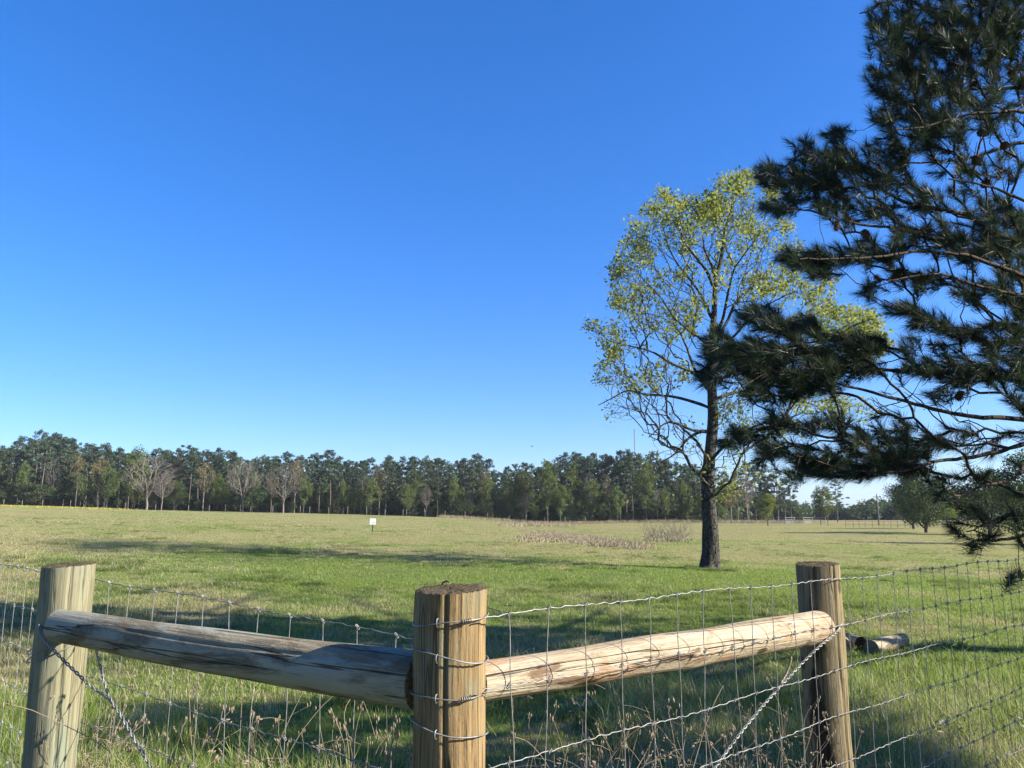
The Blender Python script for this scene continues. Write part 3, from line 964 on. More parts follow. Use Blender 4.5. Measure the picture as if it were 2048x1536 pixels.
EB = G(1420, 1140)
YE = float(EB[1])
SE = YE / F_PX
def el(pts, dep=0.0):
    """limb through photograph points; dep = how far the tip lies in front (-) or behind (+)"""
    n = len(pts)
    return np.array([P(a, b, YE + 1.5 * dep * (i / max(1, n - 1))) for i, (a, b) in enumerate(pts)])
elm_skel = [
    np.array([EB + np.array([0, 0, -0.15])] + [P(a, b, YE) for a, b in ((1420, 1120), (1419, 1060), (1418, 980), (1421, 900), (1423, 830), (1424, 760), (1425, 695), (1427, 632), (1430, 564), (1445, 507), (1452, 460), (1466, 410), (1480, 372))]),
    el([(1425, 640), (1405, 595), (1386, 567), (1351, 523), (1335, 490), (1322, 445)], 1.0),
    el([(1428, 580), (1412, 540), (1389, 510), (1368, 472), (1350, 425)], -1.2),
    el([(1430, 560), (1420, 525), (1407, 498), (1402, 440)], 1.5),
    el([(1426, 680), (1445, 640), (1455, 590), (1467, 539), (1480, 515), (1515, 470)], -1.5),
    el([(1425, 700), (1460, 632), (1479, 598), (1517, 560), (1554, 523), (1570, 480)], 1.0),
    el([(1424, 715), (1407, 682), (1379, 660), (1351, 635), (1323, 595), (1290, 560)], -1.8),
    el([(1423, 790), (1395, 751), (1379, 720), (1370, 688), (1345, 648), (1300, 628), (1270, 630)], 2.0),
    el([(1423, 775), (1389, 748), (1339, 726), (1307, 707), (1270, 695), (1223, 682), (1192, 657)], -0.8),
    el([(1422, 820), (1410, 812), (1352, 793), (1290, 785), (1257, 779), (1229, 792), (1198, 808)], 0.8),
    el([(1421, 868), (1405, 864), (1380, 875), (1352, 908), (1325, 925)], 1.2),
    el([(1421, 862), (1390, 862), (1340, 846), (1300, 878)], -0.8),
    el([(1420, 925), (1435, 905), (1460, 884), (1500, 858), (1550, 840)], -1.0),
    el([(1424, 770), (1470, 745), (1540, 735), (1620, 700), (1700, 655), (1745, 640)], -1.6),
    el([(1425, 730), (1480, 690), (1560, 665), (1620, 625), (1660, 595)], 1.4),
    el([(1423, 800), (1490, 785), (1570, 800), (1650, 820), (1710, 815)], 1.5),
    el([(1424, 745), (1440, 700), (1470, 670), (1520, 620), (1590, 585)], -2.2),
]
def elm_depth(px, py, r):
    return YE + r.normal() * 1.9
r_e = np.random.default_rng(5)
elm_blobs = [(1484, 374, 24, 24, 40, 2.6), (1455, 420, 50, 30, 100, 2.0), (1400, 415, 45, 25, 60, 1.8), (1350, 425, 45, 28, 70, 1.6), (1330, 475, 60, 40, 110, 1.3),
             (1270, 510, 40, 40, 80, 1.3), (1256, 565, 40, 40, 80, 1.4), (1310, 575, 60, 45, 110, 1.2), (1395, 480, 65, 40, 110, 1.5), (1480, 480, 60, 45, 110, 1.5),
             (1535, 425, 36, 44, 70, 1.7), (1545, 530, 60, 45, 100, 1.5), (1610, 560, 55, 40, 90, 1.9), (1645, 590, 28, 28, 30, 1.7), (1420, 560, 70, 50, 90, 0.7),
             (1270, 640, 50, 28, 60, 1.1), (1335, 645, 60, 40, 90, 1.1), (1205, 660, 34, 16, 40, 1.3), (1250, 692, 50, 18, 45, 0.8), (1228, 742, 40, 22, 60, 0.9),
             (1275, 765, 55, 26, 80, 0.6), (1335, 740, 50, 32, 80, 0.7), (1400, 650, 40, 50, 50, 0.9), (1520, 600, 55, 32, 80, 1.6), (1690, 645, 66, 30, 150, 3.6),
             (1605, 650, 40, 30, 60, 2.0), (1735, 685, 46, 40, 90, 3.0), (1655, 705, 60, 40, 80, 1.7), (1560, 760, 65, 40, 80, 1.4), (1480, 790, 40, 50, 60, 1.3),
             (1620, 805, 70, 30, 70, 1.4), (1700, 825, 50, 28, 45, 1.5), (1540, 855, 60, 30, 60, 1.2), (1465, 845, 30, 36, 40, 0.9),
             (1235, 815, 34, 26, 55, 0.12), (1300, 810, 40, 26, 50, 0.12), (1320, 856, 34, 26, 50, 0.05), (1360, 845, 30, 20, 30, 0.1), (1335, 915, 40, 26, 45, 0.05), (1385, 890, 26, 22, 30, 0.1),
             (1350, 600, 50, 40, 50, 1.0), (1475, 555, 50, 40, 60, 0.8), (1470, 900, 30, 26, 20, 0.3),
             (1415, 955, 22, 40, 26, 0.7), (1440, 985, 26, 30, 26, 0.6), (1470, 955, 36, 34, 34, 0.8), (1405, 1000, 14, 20, 12, 0.3)]
for (cx, cy) in ((1232, 545), (1262, 452), (1300, 418), (1330, 392), (1376, 395), (1425, 388), (1452, 368), (1500, 352), (1540, 375), (1236, 610), (1185, 655), (1660, 560), (1650, 620), (1600, 500), (1575, 455), (1228, 720), (1205, 765)):
    elm_blobs.append((cx, cy, 17, 12, 14, 2.2))
et, ew = blob_pts(elm_blobs, elm_depth, r_e)
low = np.array([(q[2] < P(1420, 930, YE)[2]) for q in et])
et[low, 1] = YE + r_e.normal(size=low.sum()) * 0.4
pos, par, node, nsk = grow(elm_skel, et, 0.16, 0.40, 0.11, -0.03, 0.007)
ch, rad = chains(pos, par, 0.0046, 0.45, (0.007, 0.050), 0.032, len(catmull(elm_skel[0], 0.16)))
elm = empty('elm_tree', (EB[0], EB[1], float(H(EB[0], EB[1]))), 'tall elm in fresh yellow green leaf standing in the pasture', 'tree')
tw = Buf(); limbs = 0
for c, rr in ch:
    if par[c[0]] < 0:
        z = pos[c][:, 2]; zb = z[0]
        hh = z - zb
        tr = np.interp(hh, [0, 0.25, 0.6, 1.3, 2.2, 3.5, 4.8, 6.0, 8, 10, 12], [0.35, 0.285, 0.25, 0.225, 0.195, 0.165, 0.15, 0.12, 0.08, 0.045, 0.014])
        pts = pos[c] + np.column_stack([0.03 * np.sin(hh * 1.7), 0.03 * np.sin(hh * 2.3 + 1), np.zeros(len(hh))])
        b = Buf()
        sides = 28
        b.tube(pts, tr, sides)
        V = b.v[0]
        k = np.arange(len(V)) % sides; ring = np.arange(len(V)) // sides
        ctr = pts[ring]
        fl = 1 + 0.16 * np.exp(-hh[ring] / 0.35) * np.cos(k * 2 * math.pi / sides * 5 + 0.7) + 0.035 * np.sin(k * 2 * math.pi / sides * 3 + hh[ring] * 1.3) + 0.03 * np.sin(k * 1.9 + ring * 1.1)
        b.v[0] = ctr + (V - ctr) * fl[:, None]
        b.build('trunk', M['elm_bark'], elm)
    elif rr[1] > 0.030:
        b = Buf()
        b.tube(pos[c], np.minimum(rr * 1.05, 0.15), 9)
        b.build('limb', M['elm_bark'], elm)
    else:
        tw.tube(pos[c], rr, 5 if rr[1] > 0.012 else 3)
tag(tw.build('twigs', M['elm_bark'], elm), kind='stuff')
q_ = pos[node]
wv = np.zeros(len(q_))
for _ in range(9):
    kv = r_e.normal(size=3); kv *= r_e.uniform(3.5, 7.5) / np.linalg.norm(kv)
    wv += np.sin(q_ @ kv + r_e.uniform(0, 6.28))
clump = np.clip(0.55 + 0.62 * wv, 0.05, 3.2)
per = np.clip(np.round(ew * 9.0 * clump + r_e.normal(size=len(ew)) * 1.0), 0, 75).astype(int)
V, q, tint = leaves(pos[node], per, 0.105, 0.090, r_e)
tag(mk('foliage', V, q, M['elm_leaf'], elm, False, {'tint': tint}), kind='stuff')

# ================================================================== big pine at the right
r_p = np.random.default_rng(8)
TX, TY = 8.7, 8.9
tz = float(H(TX, TY))
def trunk_at(z): return np.array([TX + 0.02 * z * math.sin(z), TY + 0.015 * z, z + tz])
Yp = lambda px: 8.4 + (px - 1390) / 1000.0 * 0.9      # depth runs back towards the trunk
def pl_(pts, z0, d0=0.0, d1=0.0):
    n = len(pts)
    q = [P(a, b, Yp(a) + d0 + (d1 - d0) * i / (n - 1)) for i, (a, b) in enumerate(pts)]
    return np.array([trunk_at(z0)] + q)
pine_skel = [np.array([trunk_at(z) for z in np.linspace(-0.2, 13.6, 24)]),
    pl_([(2150, 850), (2048, 846), (1900, 836), (1790, 812), (1700, 792), (1620, 770), (1540, 765), (1480, 790)], 2.9, 0.2, -0.5),
    pl_([(2150, 790), (2048, 765), (1900, 748), (1800, 742), (1720, 738), (1640, 720), (1540, 705), (1440, 715)], 3.3, 0.6, -0.2),
    pl_([(2150, 850), (2048, 880), (1960, 900), (1880, 920), (1800, 940), (1700, 940), (1620, 925)], 2.6, -0.2, -0.9),
    pl_([(2140, 880), (2048, 922), (2024, 950), (1950, 972), (1895, 995), (1870, 975)], 2.4, -0.6, -1.3),
    pl_([(2150, 980), (2048, 1018), (1990, 1025), (1945, 1040), (1905, 1056)], 2.0, -1.0, -1.9),
    pl_([(2150, 1030), (2060, 1062), (2000, 1078), (1965, 1085), (1946, 1098)], 1.9, -1.2, -2.2),
    pl_([(2200, 1080), (2110, 1120), (2050, 1150), (2028, 1152)], 1.8, -1.4, -2.4),
    pl_([(2150, 600), (2030, 545), (1918, 485), (1840, 462), (1771, 442), (1693, 434), (1610, 415), (1540, 405)], 4.6, 0.0, -0.4),
    pl_([(2150, 500), (2030, 480), (1950, 434), (1872, 418), (1788, 390), (1700, 340), (1620, 310), (1560, 350)], 5.2, 0.4, -0.1),
    pl_([(2150, 560), (2000, 530), (1900, 500), (1800, 505), (1700, 515), (1600, 515)], 4.4, -0.6, -1.0),
    pl_([(2150, 660), (2048, 690), (1950, 680), (1869, 642), (1800, 615), (1775, 603)], 4.0, 0.3, 0.2),
    pl_([(2150, 620), (2050, 600), (1950, 580), (1850, 560), (1760, 570)], 4.2, -0.9, -1.2),
    pl_([(2160, 300), (2040, 290), (1940, 320), (1840, 330), (1760, 330)], 6.3, 0.8, 0.8),
    pl_([(2160, 190), (2040, 170), (1940, 165), (1850, 180), (1770, 200)], 7.0, 0.0, 0.0),
    pl_([(2160, 90), (2040, 70), (1930, 60), (1830, 70), (1740, 100)], 7.8, 0.5, 0.3),
    pl_([(2160, 20), (2040, -40), (1930, -50), (1830, -20), (1740, 10)], 8.6, -0.3, -0.2),
    pl_([(2160, 240), (2050, 230), (1960, 240), (1880, 260), (1800, 270)], 6.6, -0.8, -0.9),
    pl_([(2200, 420), (2080, 400), (1980, 360), (1900, 345)], 5.6, -0.7, -0.9),
]
def pine_depth(px, py, r):
    return Yp(px) + r.normal() * 0.42
pb = [
    # top mass
    (1790, 60, 62, 75, 60), (1770, 160, 45, 45, 34), (1860, 90, 80, 95, 120), (1950, 60, 90, 80, 120), (2040, 50, 70, 90, 100), (1850, 200, 75, 55, 60), (1940, 170, 70, 45, 44),
    (1820, 265, 66, 42, 46), (1890, 270, 50, 40, 26), (1760, 225, 26, 22, 10), (2040, 180, 40, 50, 26), (1980, 240, 60, 30, 20), (1830, -40, 90, 40, 50), (1960, -50, 110, 50, 60),
    # left lobe
    (1672, 265, 24, 26, 12), (1600, 295, 26, 20, 8), (1632, 325, 55, 34, 34), (1560, 350, 48, 28, 30), (1700, 340, 70, 60, 60), (1770, 330, 60, 50, 40), (1545, 415, 32, 16, 14), (1620, 385, 60, 34, 34),
    (1700, 420, 70, 22, 24), (1800, 395, 60, 40, 30), (1880, 380, 60, 40, 16), (1900, 330, 50, 30, 12), (1960, 330, 50, 24, 9), (2020, 320, 30, 30, 8),
    # middle
    (1590, 518, 42, 22, 26), (1660, 512, 52, 24, 30), (1750, 498, 55, 28, 30), (1850, 470, 66, 34, 40), (1640, 545, 34, 12, 8), (1930, 490, 60, 44, 44), (2010, 450, 50, 60, 60), (2030, 560, 40, 70, 60),
    (1735, 580, 24, 26, 9), (1840, 556, 66, 22, 20), (1950, 580, 50, 30, 22), (1790, 545, 26, 16, 6), (1960, 420, 40, 24, 14),
    # shelf below the gap
    (1800, 618, 36, 16, 14), (1850, 640, 46, 20, 20), (1915, 662, 50, 16, 16), (1985, 668, 56, 24, 26), (2040, 650, 30, 60, 30), (1830, 690, 36, 18, 8), (1900, 700, 40, 16, 8),
    # dense dark shelf reaching left
    (1520, 636, 52, 26, 34), (1590, 655, 52, 28, 34), (1440, 690, 36, 34, 30), (1420, 740, 28, 34, 26), (1500, 715, 72, 44, 76), (1595, 725, 80, 44, 80), (1680, 700, 60, 34, 46), (1730, 690, 44, 26, 26),
    (1545, 780, 62, 24, 30), (1640, 765, 60, 22, 28), (1720, 740, 40, 20, 14), (1830, 735, 50, 22, 18), (1910, 740, 62, 26, 36), (1995, 730, 60, 40, 50), (2040, 790, 30, 30, 16), (1900, 790, 50, 20, 9),
    # lower sprays
    (1487, 868, 38, 14, 15), (1452, 884, 20, 10, 6), (1540, 838, 34, 20, 14), (1560, 895, 42, 20, 20), (1530, 915, 18, 18, 7), (1625, 915, 50, 24, 34), (1700, 930, 60, 22, 44), (1785, 922, 60, 28, 48),
    (1725, 880, 52, 24, 26), (1660, 845, 44, 20, 15), (1830, 880, 56, 30, 24), (1900, 870, 52, 24, 12), (1960, 900, 46, 24, 4), (2020, 876, 36, 26, 3), (1780, 845, 40, 20, 8), (1600, 855, 30, 20, 8),
    (1590, 945, 26, 10, 8), (1660, 945, 36, 10, 12),
]
pt, _ = blob_pts(pb, pine_depth, r_p, 1.15)
low_tufts = [(1880, 950, 40, 16, 4, -0.7), (1945, 950, 36, 16, 3, -0.8), (2005, 930, 36, 18, 2, -0.6), (2030, 980, 18, 12, 1, -0.9), (1893, 1000, 20, 12, 3, -1.2), (1908, 1052, 16, 12, 4, -1.8), (1950, 1022, 30, 10, 2, -1.6),
             (1945, 1094, 10, 8, 2, -2.1), (1988, 1072, 18, 8, 3, -2.0), (2030, 1150, 14, 10, 3, -2.3), (2030, 1075, 18, 12, 2, -1.9), (2010, 1030, 24, 14, 2, -1.6), (1870, 962, 20, 12, 2, -1.1)]
lt = []
for (cx, cy, rx, ry, n, dd) in low_tufts:
    for _ in range(n):
        px, py = cx + r_p.uniform(-1, 1) * rx, cy + r_p.uniform(-1, 1) * ry
        lt.append(P(px, py, Yp(px) + dd + r_p.normal() * 0.12))
# the half of the crown out of the picture, shaped for the shadow it casts
hid = []
while len(hid) < 1500:
    z = r_p.uniform(2.4, 14.2)
    rmax = np.interp(z, [2.5, 4.5, 8, 11, 14.2], [4.0, 5.0, 4.8, 3.4, 0.5])
    a = r_p.uniform(0, 2 * math.pi); rr0 = rmax * math.sqrt(r_p.uniform(0.15, 1))
    q = np.array([TX + rr0 * math.cos(a), TY + rr0 * math.sin(a), tz + z + 0.10 * rr0])
    # keep it where the picture cannot see it
    dx = q - EYE
    yy = dx[1] * math.cos(PITCH) + dx[2] * math.sin(PITCH)
    zz = -dx[1] * math.sin(PITCH) + dx[2] * math.cos(PITCH)
    px, py = CX + F_PX * dx[0] / yy, CY - F_PX * zz / yy
    land = (q[0] - 1.92 * (q[2] - tz), q[1] + 0.41 * q[2])       # where its shadow falls
    if q[1] < 4.0 or land[1] < 4.9: continue
    if ((land[0] + 3.4) / 1.7) ** 2 + ((land[1] - 7.6) / 0.6) ** 2 < 1: continue
    if land[0] > 2.3 and land[1] < 9: continue
    if land[0] < -3.0 and land[1] < 6.6: continue
    if py > 880 and px < 2500: continue
    if px > 2075 or py < -60:
        if px < 1700: continue
        hid.append(q)
def shade(n, x0, x1, y0, y1, za, zb):  # adds unseen tufts to the crown so their shadows darken chosen ground
    k = 0
    for _ in range(n * 60):
        if k >= n: break
        lx, ly, z = r_p.uniform(x0, x1), r_p.uniform(y0, y1), r_p.uniform(za, zb)
        q = np.array([lx + 1.92 * z, ly - 0.41 * z, tz + z])
        if math.hypot(q[0] - TX, q[1] - TY) > 6.4: continue
        px = CX + F_PX * q[0] / q[1]
        if px < 2140 or (q[2] < 3.4 and px < 2500): continue
        hid.append(q); k += 1
shade(640, -0.8, 2.3, 5.0, 8.8, 2.6, 6.5)
shade(420, 0.5, 2.1, 4.15, 5.4, 2.2, 5.0)
shade(200, -0.9, 0.5, 4.5, 5.4, 2.8, 6.0)
shade(320, -0.6, 3.6, 8.4, 12.4, 2.7, 7.0)
shade(360, -3.3, -0.4, 5.1, 6.9, 3.6, 7.0)
hid = np.array(hid)
# limbs for that half
for k in range(26):
    z = 3.2 + k * 0.36
    a = k * 2.4
    rmax = np.interp(z, [2.5, 4.5, 8, 11, 14.2], [3.6, 4.4, 4.2, 3.0, 0.5])
    tip = trunk_at(z) + np.array([math.cos(a) * rmax, math.sin(a) * rmax, 0.35 * rmax * 0.5])
    if tip[0] < TX - 2.0 or tip[1] < 4.6: continue
    pine_skel.append(np.array([trunk_at(z), (trunk_at(z) + tip) / 2 + np.array([0, 0, -0.1]), tip]))
cone_px = [(1672, 452), (1755, 556), (1804, 550), (1843, 562), (1859, 556), (1921, 791), (1998, 350), (1970, 366), (1917, 269), (1961, 266), (2009, 291), (2023, 148), (1863, 386), (1953, 320), (1790, 552), (1730, 468), (1880, 560)]
cone_t = np.array([P(a, b, Yp(a) - 0.25) for a, b in cone_px])
bare_b = [(1850, 800, 120, 36, 55), (1950, 868, 90, 28, 36), (1725, 835, 60, 36, 30), (1950, 330, 80, 46, 34), (1890, 575, 90, 30, 30), (1640, 900, 80, 30, 24), (1960, 620, 60, 20, 14), (1850, 440, 90, 30, 24)]
bare_t, _ = blob_pts(bare_b, pine_depth, r_p)
allt = np.concatenate([pt, np.array(lt), hid, cone_t, bare_t])
n_t, n_c = len(pt) + len(lt) + len(hid), len(cone_t)
pos, par, node, nsk = grow(pine_skel, allt, 0.11, 0.42, 0.14, 0.05, 0.008)
ch, rad = chains(pos, par, 0.0040, 0.42, (0.006, 0.046), 0.015, len(catmull(pine_skel[0], 0.11)))
pine = empty('pine_tree', (TX, TY, tz), 'big long needled pine with dark branches reaching in from the right', 'tree')
tw = Buf()
for c, rr in ch:
    if par[c[0]] < 0:
        hh = pos[c][:, 2] - tz
        b = Buf(); b.tube(pos[c], np.interp(hh, [-0.2, 0.3, 1.5, 6, 14], [0.34, 0.27, 0.235, 0.17, 0.02]), 20)
        b.build('trunk', M['pine_bark'], pine)
    elif rr[1] > 0.028:
        b = Buf(); b.tube(pos[c], np.minimum(rr, 0.062), 8); b.build('limb', M['pine_bark'], pine)
    else:
        tw.tube(pos[c], rr, 4 if rr[1] > 0.009 else 3)
tag(tw.build('twigs', M['pine_bark'], pine), kind='stuff')

def needles(p, d, n, r, length=0.175, along=0.17, wid=0.0050):
    """bottle-brush tufts: p tips (m,3), d directions (m,3)"""
    m = len(p)
    P0 = np.repeat(p, n, 0); D = np.repeat(d, n, 0)
    k = len(P0)
    s = r.uniform(0, 1, k)
    base = P0 - D * (s * along)[:, None]
    perp = unit(np.cross(D, r.normal(size=(k, 3))))
    th = np.radians(12 + 46 * s + r.normal(size=k) * 8)
    nd = D * np.cos(th)[:, None] + perp * np.sin(th)[:, None]
    nd[:, 2] -= 0.06
    nd = unit(nd)
    L = length * r.uniform(0.65, 1.1, k)
    side = unit(np.cross(nd, r.normal(size=(k, 3)))) * (wid / 2)
    tip = base + nd * L[:, None] + np.array([0, 0, -1.0]) * (L * 0.05)[:, None]
    V = np.stack([base - side, base + side, tip], 1).reshape(-1, 3)
    t = np.arange(k)[:, None] * 3 + np.array([[0, 1, 2]])
    tint = np.repeat(np.clip(np.repeat(r.normal(0.36, 0.22, m), n) + r.normal(0, 0.12, k), 0, 1), 3)
    return V, t, tint
tn = node[:n_t]
d0 = unit(pos[tn] - pos[par[tn]])
out = unit(np.column_stack([pos[tn][:, 0] - TX, pos[tn][:, 1] - TY, np.zeros(len(tn))]))
d0 = unit(d0 + 0.35 * out + np.array([0, 0, 0.42]) + r_p.normal(size=d0.shape) * 0.25)
V, t, tint = needles(pos[tn], d0, 105, r_p)
tag(mk('foliage', V, t, M['pine_needle'], pine, False, {'tint': tint}), kind='stuff')

def cone_mesh():
    V, q, b = [], [], Buf()
    for k in range(46):
        z = -0.045 + 0.09 * k / 45
        rr0 = 0.032 * math.sqrt(max(0.05, 1 - (z / 0.052) ** 2))
        a = k * 2.39996
        c = np.array([rr0 * math.cos(a), rr0 * math.sin(a), z])
        o_ = np.array([math.cos(a), math.sin(a), 0.35]); s_ = np.array([-math.sin(a), math.cos(a), 0])
        b.add([c * np.array([0.3, 0.3, 1]) - s_ * 0.006, c * np.array([0.3, 0.3, 1]) + s_ * 0.006, c + o_ * 0.006 + s_ * 0.011, c + o_ * 0.014, c + o_ * 0.006 - s_ * 0.011], None, [[0, 1, 2], [0, 2, 4], [2, 3, 4]])
    b.tube([(0, 0, -0.05), (0, 0, -0.03), (0, 0, 0.03), (0, 0, 0.05)], [0.004, 0.02, 0.02, 0.004], 8)
    return mesh_data('pine_cone', b.verts(), b.faces(), M['cones_wood'], False)
cm = cone_mesh()
for k in range(n_c):
    o = link('pine_cone', cm, pine)
    o.location = Vector(pos[node[n_t + k]]) - pine.location
    o.rotation_euler = (r_p.uniform(-0.6, 0.6) + math.pi, r_p.uniform(-0.6, 0.6), r_p.uniform(0, 6))
    sc_ = r_p.uniform(0.95, 1.3); o.scale = (sc_, sc_, sc_)

# ================================================================== far trees
def card_leaves(centres, radii, per, size, r, flat=0.6):
    cs = np.repeat(np.asarray(centres), per, 0); rs = np.repeat(np.asarray(radii), per, 0)
    n = len(cs)
    d = unit(r.normal(size=(n, 3))) * (r.uniform(0, 1, n) ** 0.45)[:, None]
    c = cs + d * rs[:, None] * np.array([1, 1, flat])
    a = unit(r.normal(size=(n, 3)) + np.array([0, 0, 0.3])); s = unit(np.cross(a, r.normal(size=(n, 3))))
    sz = size * r.uniform(0.55, 1.3, n)[:, None]
    V = np.stack([c - a * sz * 0.5, c + s * sz * 0.33, c + a * sz * 0.5, c - s * sz * 0.33], 1).reshape(-1, 3)
    return V, np.arange(n)[:, None] * 4 + np.array([[0, 1, 2, 3]]), np.repeat(np.clip(r.normal(0.45, 0.22, n), 0, 1), 4)

def far_pine(seed, h=20.0, crown0=0.48, wide=3.3, per=56, size=0.42):
    r = np.random.default_rng(seed)
    tb, fb = Buf(), None
    lean = r.normal(size=2) * 0.4
    zs = np.linspace(-0.3, h * 0.97, 12)
    ax = np.column_stack([lean[0] * (zs / h) ** 2 + 0.12 * np.sin(zs * 0.5 + seed), lean[1] * (zs / h) ** 2, zs])
    tb.tube(ax, np.interp(zs, [0, h], [0.24, 0.05]), 7)
    C, R = [], []
    nb = int(r.integers(30, 38))
    for k in range(nb):
        f = crown0 + (1 - crown0) * (k / (nb - 1)) ** 0.9
        z = f * h
        prof = math.sin(math.pi * min(1, (f - crown0) / (1 - crown0) * 0.72 + 0.22)) ** 0.8
        if r.uniform() < 0.14 and f < 0.85: continue
        L = wide * prof * r.uniform(0.35, 1.1)
        a = k * 2.4 + r.normal() * 0.4
        base = np.array([np.interp(z, zs, ax[:, 0]), np.interp(z, zs, ax[:, 1]), z])
        tip = base + np.array([math.cos(a) * L, math.sin(a) * L, L * r.uniform(0.05, 0.45)])
        tb.tube(catmull([base, (base + tip) / 2 + [0, 0, -0.12], tip], 0.8), 0.05, 3)
        C.append(tip); R.append(r.uniform(0.6, 1.15))
        if L > 1.6:
            C.append(base + (tip - base) * 0.6 + r.normal(size=3) * 0.3); R.append(r.uniform(0.5, 0.9))
    C.append(ax[-1] + [0, 0, 0.2]); R.append(0.8)
    # dead stubs on the clear bole
    for k in range(5):
        z = r.uniform(0.25, crown0) * h; a = r.uniform(0, 6.28); L = r.uniform(0.4, 1.3)
        b0 = np.array([np.interp(z, zs, ax[:, 0]), np.interp(z, zs, ax[:, 1]), z])
        tb.tube([b0, b0 + [math.cos(a) * L, math.sin(a) * L, 0.1]], 0.025, 3)
    V, q, ti = card_leaves(C, R, per, size, r, 0.6)
    return tb, (V, q, ti)

def far_leafy(seed, h=9.0, wide=2.6, bole=0.25, dens=55, nt=60, size=0.30, leafed=1.0, thick=1.0, slim=False):
    r = np.random.default_rng(seed)
    T = []
    while len(T) < nt:
        u = unit(r.normal(size=3)) * r.uniform(0, 1) ** 0.4
        z = bole * h + (1 - bole) * h * (0.5 + 0.5 * u[2])
        f = (z / h - bole) / (1 - bole)
        w = wide * (0.55 + 0.6 * math.sin(math.pi * min(1, f * 0.9 + 0.1)))*r.uniform(0.7, 1.0)
        T.append((u[0] * w, u[1] * w, z))
    T = np.array(T)
    trunk = np.array([(0, 0, -0.2), (0.05 * h / 9, 0, bole * h * 0.6), (0.0, 0.1, bole * h), (0.1, -0.05, h * 0.55), (0, 0.05, h * 0.8)])
    pos, par, node, _ = grow([trunk], T, 0.5, 0.5, 0.14, -0.04)
    ch, rad = chains(pos, par, 0.020 * thick * h / 9, 0.52)
    tb = Buf()
    for c, rr in ch:
        if not slim or rr[0] > 0.045: tb.tube(pos[c], rr, (4 if slim else 6) if rr[0] > 0.08 else 3)
    if bole < 0.06:
        lowp = np.column_stack([r.uniform(-wide, wide, 14), r.uniform(-wide, wide, 14), r.uniform(0.0, 0.22, 14) * h])
        T = np.concatenate([T, lowp])
    V, q, ti = card_leaves(T, np.full(len(T), wide * 0.30), max(1, int(dens * leafed)), size, r, 0.75)
    return tb, (V, q, ti)

def far_bare(seed, h=13.0, wide=4.2, nt=760, fork=True):
    r = np.random.default_rng(seed)
    T = []
    while len(T) < nt:
        u = unit(r.normal(size=3)) * r.uniform(0.2, 1) ** 0.4
        z = 0.30 * h + 0.70 * h * (0.5 + 0.5 * u[2])
        f = z / h
        w = wide * math.sin(math.pi * np.clip(f * 0.80 + 0.02, 0, 1)) ** 0.7
        T.append((u[0] * w, u[1] * w, z))
    T = np.array(T)
    sk = [np.array([(0, 0, -0.2), (0.1, 0, h * 0.1), (0.0, 0.1, h * 0.22), (0.5, 0.2, h * 0.45), (1.0, 0.1, h * 0.7)]),
          np.array([(0.0, 0.1, h * 0.16), (-0.7, -0.2, h * 0.36), (-1.5, -0.1, h * 0.62)]),
          np.array([(0.0, 0.1, h * 0.2), (0.2, -0.6, h * 0.4), (-0.2, -1.2, h * 0.7)])]
    pos, par, node, _ = grow(sk, T, 0.45, 0.62, 0.08, -0.05)
    ch, rad = chains(pos, par, 0.019, 0.40)
    tb = Buf()
    for c, rr in ch: tb.tube(pos[c], rr, 5 if rr[0] > 0.1 else 3)
    return tb, None

class Kind:
    """prototype meshes of one kind of far tree"""
    def __init__(s, data, wood, leaf, h):
        s.h = h
        s.proto = []
        for tb, fl in data:
            s.proto.append((mesh_data('trunk', tb.verts(), tb.faces(), wood), None if fl is None else mesh_data('crown', fl[0], fl[1], leaf, False, {'tint': fl[2]})))
    def place(s, name, loc, height, label, cat, group, widen=1.0, k=None, yaw=None):
        tm, cm_ = s.proto[random.randrange(len(s.proto)) if k is None else k]
        e = empty(name, loc, label, cat, group)
        f = height / s.h
        e.scale = (f * widen, f * widen, f)
        e.rotation_euler = (0, 0, random.uniform(0, 6.28) if yaw is None else yaw)
        link('trunk', tm, e)
        if cm_ is not None: link('crown', cm_, e)
        return e

K_PINE = Kind([far_pine(100 + k, 20, [0.38, 0.50, 0.30, 0.60, 0.27, 0.42, 0.35, 0.55][k], [3.0, 3.6, 3.3, 2.5, 4.0, 2.3, 4.2, 3.2][k]) for k in range(8)], M['far_trunk'], M['far_pine'], 20)
K_GREEN = Kind([far_leafy(200 + k, 9, 2.3 + 0.3 * k, 0.22, 46, 60) for k in range(3)], M['far_trunk'], M['far_green'], 9)
K_DARK = Kind([far_leafy(220 + k, 7, 2.6 + 0.3 * k, 0.08, 60, 60) for k in range(3)], M['far_trunk'], M['far_dark'], 7)
K_OAK = Kind([far_leafy(230 + k, 9, 3.4 + 0.3 * k, 0.09, 160, 90, 0.20, thick=1.7) for k in range(3)], M['far_trunk'], M['oak_leaf'], 9)
K_ROUND = Kind([far_leafy(236 + k, 9, 3.0, 0.2, 130, 80, 0.21, thick=1.3) for k in range(2)], M['far_trunk'], M['far_bright'], 9)
K_GOLD = Kind([far_leafy(240 + k, 11, 2.6, 0.35, 22, 70, 0.26) for k in range(2)], M['bare_twig'], M['far_gold'], 11)
K_BARE = Kind([far_bare(260 + k, 13, 4.0 + 0.5 * k) for k in range(3)], M['bare_twig'], None, 13)

